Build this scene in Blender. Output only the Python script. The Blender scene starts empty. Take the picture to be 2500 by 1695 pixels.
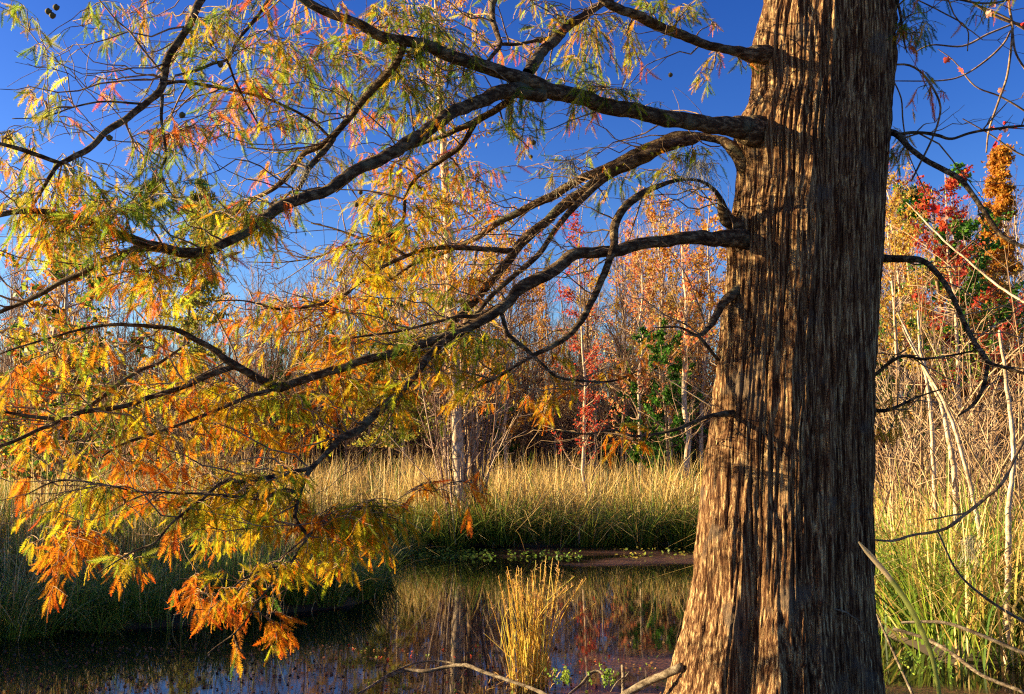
import bpy, math, random
import numpy as np
from mathutils import Matrix, Vector

rng = np.random.default_rng(7)
random.seed(7)
R = math.radians
scene = bpy.context.scene
COL = scene.collection

# ------------------------------------------------------------------ camera
F_PX, CX, CY = 2430.0, 1250.0, 847.5          # focal length in photo pixels
PITCH = R(5.5)
CAM = np.array([0.0, 0.0, 1.6])
cam_data = bpy.data.cameras.new('camera')
cam_data.sensor_width = 36.0
cam_data.lens = 36.0 * F_PX / 2500.0
cam_data.clip_start, cam_data.clip_end = 0.1, 2000
cam = bpy.data.objects.new('camera', cam_data)
COL.objects.link(cam)
cam.location = CAM
cam.rotation_euler = (math.pi / 2 + PITCH, 0, 0)
scene.camera = cam

# ------------------------------------------------------------------ light
SUN_EL, SUN_AHEAD = R(14), R(6)               # low sun, from the left and a little ahead
sun_dir = Vector((-math.cos(SUN_EL) * math.cos(SUN_AHEAD), math.cos(SUN_EL) * math.sin(SUN_AHEAD), math.sin(SUN_EL)))
sd = bpy.data.lights.new('sun', 'SUN')
sd.energy, sd.angle, sd.color = 5.0, R(0.5), (1.0, 0.76, 0.41)
sun = bpy.data.objects.new('sun', sd)
COL.objects.link(sun)
sun.rotation_euler = sun_dir.to_track_quat('Z', 'Y').to_euler()
world = bpy.data.worlds.new('World')
scene.world = world
world.use_nodes = True
wn, wl = world.node_tree.nodes, world.node_tree.links
wn.clear()
sky = wn.new('ShaderNodeTexSky')
sky.sky_type = 'NISHITA'
sky.sun_disc = False
sky.sun_elevation = SUN_EL
sky.sun_rotation = math.atan2(sun_dir.x, sun_dir.y)
sky.air_density, sky.dust_density, sky.ozone_density = 1.0, 0.6, 3.0
gam = wn.new('ShaderNodeGamma'); gam.inputs[1].default_value = 1.45   # slide film: a saturated sky
hs = wn.new('ShaderNodeHueSaturation'); hs.inputs['Hue'].default_value = 0.520; hs.inputs['Saturation'].default_value = 1.14; hs.inputs['Value'].default_value = 0.59
bg = wn.new('ShaderNodeBackground'); bg.inputs[1].default_value = 0.05
wo = wn.new('ShaderNodeOutputWorld')
wl.new(sky.outputs[0], gam.inputs[0]); wl.new(gam.outputs[0], hs.inputs['Color']); wl.new(hs.outputs[0], bg.inputs[0]); wl.new(bg.outputs[0], wo.inputs[0])
scene.view_settings.view_transform = 'Standard'
scene.view_settings.look = 'None'
scene.view_settings.exposure = 2.05
scene.view_settings.gamma = 1.0
scene.view_settings.use_curve_mapping = False
scene.cycles.max_bounces = 6
scene.cycles.transparent_max_bounces = 8
scene.cycles.use_denoising = False            # let the samples' own fine grain stand: no smeared detail
scene.cycles.filter_width = 1.2

# ------------------------------------------------------------------ helpers
def P(px, py, d):
    """The point at distance d (world Y) seen at photo position px, py."""
    a, b = (px - CX) / F_PX, (CY - py) / F_PX
    y = math.cos(PITCH) - b * math.sin(PITCH)
    z = math.sin(PITCH) + b * math.cos(PITCH)
    return CAM + np.array([a, y, z]) * (d / y)

def ground(px, d, z=0.0):
    return np.array([(px - CX) / F_PX * d, d, z])

def mesh_np(name, V, Fc, mat, col=None, smooth=False):
    """V (n,3), Fc list of int arrays (m,3) or (m,4)."""
    if not isinstance(Fc, list):
        Fc = [Fc]
    Fc = [f for f in Fc if len(f)]
    me = bpy.data.meshes.new(name)
    me.vertices.add(len(V))
    me.vertices.foreach_set('co', np.ascontiguousarray(V, dtype=np.float32).ravel())
    loops = np.concatenate([f.ravel() for f in Fc]).astype(np.int32)
    tot = np.concatenate([np.full(len(f), f.shape[1], np.int32) for f in Fc])
    start = np.concatenate([[0], np.cumsum(tot)[:-1]]).astype(np.int32)
    me.loops.add(len(loops)); me.polygons.add(len(tot))
    me.loops.foreach_set('vertex_index', loops)
    me.polygons.foreach_set('loop_start', start)
    me.polygons.foreach_set('loop_total', tot)
    me.update(calc_edges=True)
    if smooth:
        me.polygons.foreach_set('use_smooth', np.ones(len(tot), bool))
    if col is not None:
        ca = me.color_attributes.new('tint', 'FLOAT_COLOR', 'POINT')
        c4 = np.ones((len(V), 4), np.float32); c4[:, :3] = col
        ca.data.foreach_set('color', c4.ravel())
    if mat is not None:
        me.materials.append(mat)
    me.validate()
    return me

def link(name, data, parent=None, label=None, cat=None, group=None, kind=None):
    o = bpy.data.objects.new(name, data)
    COL.objects.link(o)
    if parent is not None: o.parent = parent
    if label: o['label'] = label
    if cat: o['category'] = cat
    if group: o['group'] = group
    if kind: o['kind'] = kind
    return o

class Bag:
    """Collects geometry into one mesh."""
    def __init__(s): s.V, s.F, s.C, s.n = [], [], [], 0
    def add(s, V, F, C=None):
        s.V.append(V)
        for f in (F if isinstance(F, list) else [F]): s.F.append(f + s.n)
        if C is not None: s.C.append(np.broadcast_to(C, (len(V), 3)))
        s.n += len(V)
        return s
    def mesh(s, name, mat, smooth=False):
        C = np.concatenate(s.C) if s.C else None
        return mesh_np(name, np.concatenate(s.V), s.F, mat, C, smooth)

def unit(v):
    return v / np.maximum(np.linalg.norm(v, axis=-1, keepdims=True), 1e-9)

def tubes(Pn, Rn, sides=4, ref=None, cap=False):
    """Pn (N,K,3) centre lines, Rn (N,K) radii -> verts, faces."""
    N, K, _ = Pn.shape
    T = unit(np.gradient(Pn, axis=1))
    if ref is None:
        ref = unit(rng.normal(size=(N, 3)))
        # make it well away from the tube's direction
        d = unit(Pn[:, -1] - Pn[:, 0])
        ref = unit(ref - (ref * d).sum(-1, keepdims=True) * d)
    else:
        ref = np.broadcast_to(np.array(ref, float), (N, 3))
    n1 = unit(np.cross(T, ref[:, None, :]))
    n2 = np.cross(T, n1)
    a = np.arange(sides) * 2 * math.pi / sides
    V = Pn[:, :, None, :] + Rn[:, :, None, None] * (np.cos(a)[None, None, :, None] * n1[:, :, None, :] + np.sin(a)[None, None, :, None] * n2[:, :, None, :])
    k, j = np.meshgrid(np.arange(K - 1), np.arange(sides), indexing='ij')
    j2 = (j + 1) % sides
    f = np.stack([k * sides + j, k * sides + j2, (k + 1) * sides + j2, (k + 1) * sides + j], -1).reshape(-1, 4)
    Fa = (f[None] + (np.arange(N) * K * sides)[:, None, None]).reshape(-1, 4)
    out = [Fa]
    if cap:
        c = np.arange(sides)
        caps = np.stack([np.zeros(sides - 2, int), c[1:-1], c[2:]], -1)
        out.append((caps[None] + (np.arange(N) * K * sides + (K - 1) * sides)[:, None, None]).reshape(-1, 3))
    return V.reshape(-1, 3), out

def ribbons(Pn, Wn, side):
    """Blades: Pn (N,K,3), Wn (N,K) half widths, side (N,3)."""
    N, K, _ = Pn.shape
    V = np.stack([Pn - Wn[:, :, None] * side[:, None, :], Pn + Wn[:, :, None] * side[:, None, :]], 2)
    k = np.arange(K - 1)
    f = np.stack([2 * k, 2 * k + 1, 2 * k + 3, 2 * k + 2], -1)
    return V.reshape(-1, 3), (f[None] + (np.arange(N) * 2 * K)[:, None, None]).reshape(-1, 4)

def spline(pts, step=0.03):
    """Catmull-Rom through rows (x,y,z,r), resampled evenly."""
    p = np.array(pts, float)
    p = np.vstack([2 * p[0] - p[1], p, 2 * p[-1] - p[-2]])
    out = []
    for i in range(1, len(p) - 2):
        L = np.linalg.norm(p[i + 1, :3] - p[i, :3])
        n = max(2, int(L / step))
        t = np.linspace(0, 1, n, endpoint=False)[:, None]
        a, b, c, d = p[i - 1], p[i], p[i + 1], p[i + 2]
        out.append(0.5 * ((2 * b) + (c - a) * t + (2 * a - 5 * b + 4 * c - d) * t ** 2 + (3 * b - a - 3 * c + d) * t ** 3))
    out.append(p[-2][None])
    o = np.concatenate(out)
    o[:, 3] = np.maximum(o[:, 3], 0.001)
    return o

def lattice(u, v, nu, seed, wrap=True):
    """2-D value noise; u wraps every nu cells."""
    r = np.random.default_rng(seed)
    nv = int(v.max() - v.min()) + 4
    g = r.random((nu, nv)) * 2 - 1
    v = v - v.min()
    iu, iv = np.floor(u).astype(int), np.floor(v).astype(int)
    fu, fv = u - iu, v - iv
    fu, fv = fu * fu * (3 - 2 * fu), fv * fv * (3 - 2 * fv)
    i0, i1 = iu % nu, (iu + 1) % nu
    return (g[i0, iv] * (1 - fu) + g[i1, iv] * fu) * (1 - fv) + (g[i0, iv + 1] * (1 - fu) + g[i1, iv + 1] * fu) * fv

# ------------------------------------------------------------------ materials
def material(name):
    m = bpy.data.materials.new(name)
    m.use_nodes = True
    n, l = m.node_tree.nodes, m.node_tree.links
    n.clear()
    out = n.new('ShaderNodeOutputMaterial')
    return m, n, l, out

def ramp(n, stops):
    r = n.new('ShaderNodeValToRGB')
    e = r.color_ramp.elements
    while len(e) > 1: e.remove(e[-1])
    e[0].position, e[0].color = stops[0][0], (*stops[0][1], 1)
    for p_, c_ in stops[1:]:
        x = e.new(p_); x.color = (*c_, 1)
    return r

def bark_mat(name, stops, scale=(9, 9, 1.2), scale2=40, bump=0.5, dist=0.01, coords='Object', lichen=None):
    m, n, l, out = material(name)
    tc = n.new('ShaderNodeTexCoord'); mp = n.new('ShaderNodeMapping')
    mp.inputs['Scale'].default_value = scale
    l.new(tc.outputs[coords], mp.inputs[0])
    n1 = n.new('ShaderNodeTexNoise'); n1.inputs['Scale'].default_value = 3.0; n1.inputs['Detail'].default_value = 8; n1.inputs['Roughness'].default_value = 0.68
    n2 = n.new('ShaderNodeTexNoise'); n2.inputs['Scale'].default_value = scale2; n2.inputs['Detail'].default_value = 4
    l.new(mp.outputs[0], n1.inputs[0]); l.new(mp.outputs[0], n2.inputs[0])
    r1 = ramp(n, stops)
    l.new(n1.outputs[0], r1.inputs[0])
    colour = r1.outputs[0]
    if lichen:
        n3 = n.new('ShaderNodeTexNoise'); n3.inputs['Scale'].default_value = lichen[1]; n3.inputs['Detail'].default_value = 5
        l.new(tc.outputs[coords], n3.inputs[0])
        r3 = ramp(n, [(0.57, (0, 0, 0)), (0.68, (0.75, 0.75, 0.75))])
        l.new(n3.outputs[0], r3.inputs[0])
        mx = n.new('ShaderNodeMixRGB'); mx.inputs[2].default_value = (*lichen[0], 1)
        l.new(r3.outputs[0], mx.inputs[0]); l.new(colour, mx.inputs[1]); colour = mx.outputs[0]
    b = n.new('ShaderNodeBump'); b.inputs['Strength'].default_value = bump; b.inputs['Distance'].default_value = dist
    ad = n.new('ShaderNodeMath'); ad.operation = 'ADD'
    l.new(n1.outputs[0], ad.inputs[0]); l.new(n2.outputs[0], ad.inputs[1]); l.new(ad.outputs[0], b.inputs['Height'])
    p = n.new('ShaderNodeBsdfPrincipled'); p.inputs['Roughness'].default_value = 0.85
    p.inputs['Specular IOR Level'].default_value = 0.12
    l.new(colour, p.inputs['Base Color']); l.new(b.outputs[0], p.inputs['Normal']); l.new(p.outputs[0], out.inputs[0])
    return m

def leaf_mat(name, trans=0.5, gloss=0.15, rough=0.5, boost=1.0):
    """Thin leaf: its own colour from the mesh, part of the light passes through."""
    m, n, l, out = material(name)
    at = n.new('ShaderNodeAttribute'); at.attribute_name = 'tint'
    d = n.new('ShaderNodeBsdfPrincipled'); d.inputs['Roughness'].default_value = rough; d.inputs['Specular IOR Level'].default_value = gloss
    t = n.new('ShaderNodeBsdfTranslucent')
    g = n.new('ShaderNodeGamma'); g.inputs[1].default_value = boost
    mx = n.new('ShaderNodeMixShader'); mx.inputs[0].default_value = trans
    l.new(at.outputs['Color'], d.inputs['Base Color']); l.new(at.outputs['Color'], g.inputs[0]); l.new(g.outputs[0], t.inputs[0])
    l.new(d.outputs[0], mx.inputs[1]); l.new(t.outputs[0], mx.inputs[2]); l.new(mx.outputs[0], out.inputs[0])
    return m

def tint_mat(name, rough=0.8):
    m, n, l, out = material(name)
    at = n.new('ShaderNodeAttribute'); at.attribute_name = 'tint'
    d = n.new('ShaderNodeBsdfPrincipled'); d.inputs['Roughness'].default_value = rough; d.inputs['Specular IOR Level'].default_value = 0.2
    tc = n.new('ShaderNodeTexCoord'); n1 = n.new('ShaderNodeTexNoise'); n1.inputs['Scale'].default_value = 14; n1.inputs['Detail'].default_value = 4
    l.new(tc.outputs['Object'], n1.inputs[0])
    r = ramp(n, [(0.3, (0.45, 0.42, 0.42)), (0.65, (1.15, 1.1, 1.05))])
    l.new(n1.outputs[0], r.inputs[0])
    mx = n.new('ShaderNodeMixRGB'); mx.blend_type = 'MULTIPLY'; mx.inputs[0].default_value = 1
    l.new(at.outputs['Color'], mx.inputs[1]); l.new(r.outputs[0], mx.inputs[2])
    l.new(mx.outputs[0], d.inputs['Base Color']); l.new(d.outputs[0], out.inputs[0])
    return m

M_TRUNK = bark_mat('cypress_bark', [(0.34, (0.020, 0.007, 0.003)), (0.44, (0.075, 0.030, 0.013)), (0.53, (0.24, 0.13, 0.06)), (0.64, (0.68, 0.49, 0.24))],
                   scale=(26, 26, 1.1), scale2=12, bump=1.0, dist=0.014, lichen=((0.13, 0.10, 0.075), 5))
M_LIMB = bark_mat('limb_bark', [(0.33, (0.022, 0.011, 0.006)), (0.49, (0.075, 0.045, 0.025)), (0.68, (0.34, 0.25, 0.14))],
                  scale=(5, 14, 14), scale2=16, bump=1.0, dist=0.012, lichen=((0.13, 0.135, 0.085), 9))
M_TWIG = bark_mat('twig_bark', [(0.38, (0.09, 0.05, 0.03)), (0.66, (0.42, 0.29, 0.17))], scale=(6, 6, 6), bump=0.3, dist=0.003)
M_PALE = bark_mat('pale_bark', [(0.35, (0.20, 0.13, 0.08)), (0.47, (0.42, 0.31, 0.21)), (0.6, (0.60, 0.48, 0.35))], scale=(6, 6, 3), bump=0.4, dist=0.01)
M_DEAD = bark_mat('dead_wood', [(0.36, (0.05, 0.035, 0.022)), (0.48, (0.16, 0.12, 0.08)), (0.64, (0.36, 0.30, 0.21))], scale=(6, 12, 12), bump=0.9, dist=0.008)
M_FROND = leaf_mat('cypress_needles', 0.55, 0.03, 0.6, 0.85)
M_LEAF = leaf_mat('broad_leaves', 0.45, 0.2, 0.5, 0.9)
M_REED = leaf_mat('reed_blades', 0.3, 0.25, 0.5, 0.9)
M_STEM = tint_mat('stems')

# ------------------------------------------------------------------ water and ground
POND = np.array([(-16, 3.0), (-10, 6.6), (-6, 7.4), (-4.2, 8.1), (-3.4, 8.6), (-2.7, 9.2), (-1.75, 9.7), (-1.3, 10.4), (-1.45, 12), (-1.7, 14), (-1.5, 15.4), (0, 15.8),
                 (1.2, 15.6), (3.1, 15.8), (3.7, 13), (3.3, 10), (3.0, 8.4), (3.3, 7.4), (5, 6.9), (9, 6), (13, 3.5), (9, 2), (-8, 2)], float)
def pond_sd(x, y):
    """Signed distance to the pond's edge: negative inside."""
    p = np.stack([x, y], -1)
    d = np.full(x.shape, 1e9); inside = np.zeros(x.shape, bool)
    n = len(POND)
    for i in range(n):
        a, b = POND[i], POND[(i + 1) % n]
        e, w = b - a, p - a
        t = np.clip((w * e).sum(-1) / (e @ e), 0, 1)
        d = np.minimum(d, np.linalg.norm(w - t[..., None] * e, axis=-1))
        c = (a[1] <= p[..., 1]) != (b[1] <= p[..., 1])
        xi = a[0] + (p[..., 1] - a[1]) / (b[1] - a[1] + 1e-12) * (b[0] - a[0])
        inside ^= c & (p[..., 0] < xi)
    wob = 0.16 * np.sin(x * 2.3 + 1) + 0.12 * np.sin(y * 2.9 + x * 1.7)
    return np.where(inside, -d, d) + wob
def ground_z(x, y):
    s = np.clip((pond_sd(x, y) + 0.45) / 0.8, 0, 1)
    s = s * s * (3 - 2 * s)
    return -0.45 + 0.54 * s + 0.03 * np.sin(x * 1.1) * np.cos(y * 0.9) * s

def build_ground():
    gx = np.concatenate([-np.geomspace(1200, 16, 24)[:-1], np.linspace(-16, 16, 330), np.geomspace(16, 1200, 24)[1:]])
    gy = np.concatenate([-np.geomspace(400, 4, 12)[:-1], np.linspace(-4, 26, 300), np.geomspace(26, 1500, 30)[1:]])
    X, Y = np.meshgrid(gx, gy, indexing='ij')
    V = np.stack([X, Y, ground_z(X, Y)], -1).reshape(-1, 3)
    i, j = np.meshgrid(np.arange(len(gx) - 1), np.arange(len(gy) - 1), indexing='ij')
    ny = len(gy)
    Fq = np.stack([i * ny + j, (i + 1) * ny + j, (i + 1) * ny + j + 1, i * ny + j + 1], -1).reshape(-1, 4)
    m, n, l, out = material('marsh_soil')
    tc = n.new('ShaderNodeTexCoord'); n1 = n.new('ShaderNodeTexNoise'); n1.inputs['Scale'].default_value = 1.5; n1.inputs['Detail'].default_value = 9
    l.new(tc.outputs['Object'], n1.inputs[0])
    r = ramp(n, [(0.35, (0.022, 0.014, 0.008)), (0.52, (0.06, 0.042, 0.02)), (0.7, (0.13, 0.09, 0.045))])
    l.new(n1.outputs[0], r.inputs[0])
    p = n.new('ShaderNodeBsdfPrincipled'); p.inputs['Roughness'].default_value = 0.95
    b = n.new('ShaderNodeBump'); b.inputs['Strength'].default_value = 0.8; b.inputs['Distance'].default_value = 0.05
    l.new(n1.outputs[0], b.inputs['Height']); l.new(b.outputs[0], p.inputs['Normal'])
    l.new(r.outputs[0], p.inputs['Base Color']); l.new(p.outputs[0], out.inputs[0])
    link('ground', mesh_np('ground', V, Fq, m, smooth=True), kind='structure')
build_ground()

def build_water():
    m, n, l, out = material('pond_water')
    tc = n.new('ShaderNodeTexCoord')
    # peaty water: dark, mirror-like, faint ripples
    wat = n.new('ShaderNodeBsdfPrincipled')
    wat.inputs['Base Color'].default_value = (0.006, 0.004, 0.004, 1); wat.inputs['Roughness'].default_value = 0.03
    wat.inputs['IOR'].default_value = 1.45
    wat.inputs['Specular IOR Level'].default_value = 0.5
    rp = n.new('ShaderNodeTexNoise'); rp.inputs['Scale'].default_value = 5; rp.inputs['Detail'].default_value = 2
    mp0 = n.new('ShaderNodeMapping'); mp0.inputs['Scale'].default_value = (1, 1.6, 1)
    l.new(tc.outputs['Object'], mp0.inputs[0]); l.new(mp0.outputs[0], rp.inputs[0])
    bw = n.new('ShaderNodeBump'); bw.inputs['Strength'].default_value = 0.02; bw.inputs['Distance'].default_value = 0.01
    l.new(rp.outputs[0], bw.inputs['Height']); l.new(bw.outputs[0], wat.inputs['Normal'])
    # floating film of reddish-brown duckweed in drifting patches
    mp = n.new('ShaderNodeMapping'); mp.inputs['Scale'].default_value = (0.42, 0.9, 1); mp.inputs['Location'].default_value = (2.3, 0.4, 0)
    l.new(tc.outputs['Object'], mp.inputs[0])
    pn = n.new('ShaderNodeTexNoise'); pn.inputs['Scale'].default_value = 1.0; pn.inputs['Detail'].default_value = 6; pn.inputs['Roughness'].default_value = 0.62
    l.new(mp.outputs[0], pn.inputs[0])
    sx = n.new('ShaderNodeSeparateXYZ'); l.new(tc.outputs['Object'], sx.inputs[0])
    # the film gathers in two places: along the far bank and round the big tree
    def blob(x, y, ax, ay):
        a = n.new('ShaderNodeMath'); a.operation = 'SUBTRACT'; l.new(sx.outputs[0], a.inputs[0]); a.inputs[1].default_value = x
        a2 = n.new('ShaderNodeMath'); a2.operation = 'DIVIDE'; l.new(a.outputs[0], a2.inputs[0]); a2.inputs[1].default_value = ax
        a3 = n.new('ShaderNodeMath'); a3.operation = 'POWER'; l.new(a2.outputs[0], a3.inputs[0]); a3.inputs[1].default_value = 2
        b = n.new('ShaderNodeMath'); b.operation = 'SUBTRACT'; l.new(sx.outputs[1], b.inputs[0]); b.inputs[1].default_value = y
        b2 = n.new('ShaderNodeMath'); b2.operation = 'DIVIDE'; l.new(b.outputs[0], b2.inputs[0]); b2.inputs[1].default_value = ay
        b3 = n.new('ShaderNodeMath'); b3.operation = 'POWER'; l.new(b2.outputs[0], b3.inputs[0]); b3.inputs[1].default_value = 2
        s = n.new('ShaderNodeMath'); s.operation = 'ADD'; l.new(a3.outputs[0], s.inputs[0]); l.new(b3.outputs[0], s.inputs[1])
        e = n.new('ShaderNodeMath'); e.operation = 'MULTIPLY_ADD'; l.new(s.outputs[0], e.inputs[0]); e.inputs[1].default_value = -0.25; e.inputs[2].default_value = 0.25
        c = n.new('ShaderNodeClamp'); c.inputs[1].default_value = -0.03; c.inputs[2].default_value = 0.25
        l.new(e.outputs[0], c.inputs[0])
        return c.outputs[0]
    bl = [blob(2.0, 14.4, 3.0, 1.6), blob(1.6, 6.6, 1.6, 1.9), blob(4.2, 6.2, 1.8, 1.5)]
    acc = pn.outputs[0]
    for o_ in bl:
        s = n.new('ShaderNodeMath'); s.operation = 'ADD'; l.new(acc, s.inputs[0]); l.new(o_, s.inputs[1]); acc = s.outputs[0]
    rm = ramp(n, [(0.56, (0, 0, 0)), (0.72, (0.85, 0.85, 0.85))])
    l.new(acc, rm.inputs[0])
    fn = n.new('ShaderNodeTexVoronoi'); fn.inputs['Scale'].default_value = 34
    l.new(tc.outputs['Object'], fn.inputs[0])
    fr = ramp(n, [(0.0, (0.20, 0.075, 0.04)), (0.4, (0.09, 0.036, 0.02)), (0.8, (0.02, 0.010, 0.008))])
    l.new(fn.outputs['Distance'], fr.inputs[0])
    film = n.new('ShaderNodeBsdfPrincipled'); film.inputs['Roughness'].default_value = 0.45
    fb = n.new('ShaderNodeBump'); fb.inputs['Strength'].default_value = 0.5; fb.inputs['Distance'].default_value = 0.004
    l.new(fn.outputs['Distance'], fb.inputs['Height']); l.new(fb.outputs[0], film.inputs['Normal']); l.new(fr.outputs[0], film.inputs['Base Color'])
    mx = n.new('ShaderNodeMixShader')
    l.new(rm.outputs[0], mx.inputs[0]); l.new(wat.outputs[0], mx.inputs[1]); l.new(film.outputs[0], mx.inputs[2]); l.new(mx.outputs[0], out.inputs[0])
    V = np.array([(-40, -2, 0), (40, -2, 0), (40, 22, 0), (-40, 22, 0)], float)
    link('water', mesh_np('water', V, np.array([[0, 1, 2, 3]]), m), kind='structure')
build_water()

# ------------------------------------------------------------------ the big cypress
D0 = 5.6
tree = link('cypress_tree', None, label='massive bald cypress with furrowed trunk standing in the pond, limbs reaching left', cat='tree')
tree.location = ground(1890, D0, 0)
TREE_INV = -np.array(tree.location)
LEFT = [(-2200, 2010), (-900, 1950), (-300, 1893), (0, 1867), (76, 1846), (130, 1838), (190, 1836), (240, 1834), (290, 1818), (373, 1802), (420, 1802), (480, 1795), (560, 1779),
        (650, 1775), (740, 1764), (860, 1753), (1000, 1739), (1095, 1726), (1190, 1718), (1330, 1703), (1440, 1686), (1550, 1665), (1650, 1640), (1695, 1626), (1790, 1590), (1950, 1530)]
RIGHT = [(-2200, 2200), (-900, 2195), (0, 2188), (150, 2180), (300, 2170), (450, 2160), (560, 2150), (650, 2145), (780, 2135), (950, 2128), (1095, 2126), (1250, 2123), (1400, 2127),
         (1500, 2133), (1600, 2143), (1695, 2150), (1790, 2165), (1950, 2200)]

def build_trunk():
    zs = np.concatenate([np.arange(-0.35, 4.25, 0.0085), np.arange(4.25, 9.5, 0.05)])
    nt = 640
    # photo row of each height at the trunk's distance
    rows = np.array([r for r in range(-2200, 1960, 10)])
    hz = np.array([P(0, r, D0)[2] for r in rows])
    rz = np.interp(zs, hz[::-1], rows[::-1])
    l = np.interp(rz, *zip(*LEFT)); r = np.interp(rz, *zip(*RIGHT))
    k = np.array([(P(1, y, D0)[0] - P(0, y, D0)[0]) for y in rz])
    cx = ((l + r) / 2 - CX) * k
    rad = (r - l) / 2 * k
    th = np.arange(nt) * 2 * math.pi / nt
    TH, Z = np.meshgrid(th, zs, indexing='ij')
    RAD = rad[None, :] * np.ones_like(TH)
    # buttress folds near the water
    low = np.clip((1.25 - Z) / 1.25, 0, 1) ** 1.6
    fold = np.zeros_like(TH)
    for a0, w, amp in ((math.pi + 0.98, 0.13, -0.22), (math.pi + 0.35, 0.35, 0.05), (math.pi + 1.32, 0.17, 0.06), (-0.9, 0.22, -0.08), (1.2, 0.2, -0.15), (2.3, 0.2, -0.15), (0.1, 0.3, 0.05)):
        a0 = a0 + 0.10 * (Z - 0.3)
        dd = (TH - a0 + math.pi) % (2 * math.pi) - math.pi
        fold += amp * np.exp(-(dd / w) ** 2)
    RAD = RAD * (1 + low * fold)
    # a shallow fluting all the way up
    RAD = RAD * (1 + 0.018 * np.sin(TH * 7 + 0.5 * Z) + 0.012 * np.sin(TH * 13 - 0.4 * Z + 1))
    # furrowed, stringy bark
    u = TH / (2 * math.pi)
    wand = 0.0035 * lattice(u * 12, Z * 1.6, 12, 3) + 0.0022 * lattice(u * 30, Z * 6, 30, 4)
    uu = (u + wand + 0.010 * Z)
    r1 = 1 - np.abs(lattice(uu * 104, Z * 1.0 + 1.5 * lattice(u * 20, Z * 1.0, 20, 8), 104, 11)) * 2.2
    r2 = 1 - np.abs(lattice(uu * 190, Z * 2.2, 190, 12)) * 2.0
    r3 = lattice(uu * 230, Z * 9, 230, 13)
    r4 = lattice(u * 90, Z * 40, 90, 14)
    ridge = 0.014 * np.clip(1 - r1, 0, 1.0) ** 0.8 + 0.009 * np.clip(1 - r2, -0.2, 1.1) + 0.0045 * r3 + 0.003 * r4
    # strips that stand proud and end abruptly
    st = lattice(uu * 80, Z * 1.3, 80, 21)
    ridge += 0.012 * (st > 0.25) * np.clip((st - 0.25) * 4, 0, 1)
    RAD = RAD + ridge - 0.036
    # swellings where limbs leave, on the left
    for px, py, s, amp in ((1825, 130, 0.10, 0.05), (1815, 315, 0.13, 0.07), (1790, 380, 0.09, 0.03), (1775, 585, 0.09, 0.03), (2150, 630, 0.06, 0.02), (2170, 325, 0.05, 0.015)):
        z0 = P(px, py, D0)[2]
        a0 = math.pi if px < 2000 else 0.0
        if px < 2000: a0 += 0.15
        dd = (TH - a0 + math.pi) % (2 * math.pi) - math.pi
        RAD += amp * np.exp(-(dd * 0.4 / s) ** 2 - ((Z - z0) / s) ** 2)
    X = cx[None, :] + RAD * np.cos(TH)
    Y = D0 + RAD * np.sin(TH)
    V = np.stack([X, Y, Z], -1).reshape(-1, 3) + TREE_INV
    nz = len(zs)
    i, j = np.meshgrid(np.arange(nt), np.arange(nz - 1), indexing='ij')
    i2 = (i + 1) % nt
    Fq = np.stack([i * nz + j, i2 * nz + j, i2 * nz + j + 1, i * nz + j + 1], -1).reshape(-1, 4)
    link('trunk', mesh_np('trunk', V, Fq, M_TRUNK, smooth=True), tree)
build_trunk()

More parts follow.
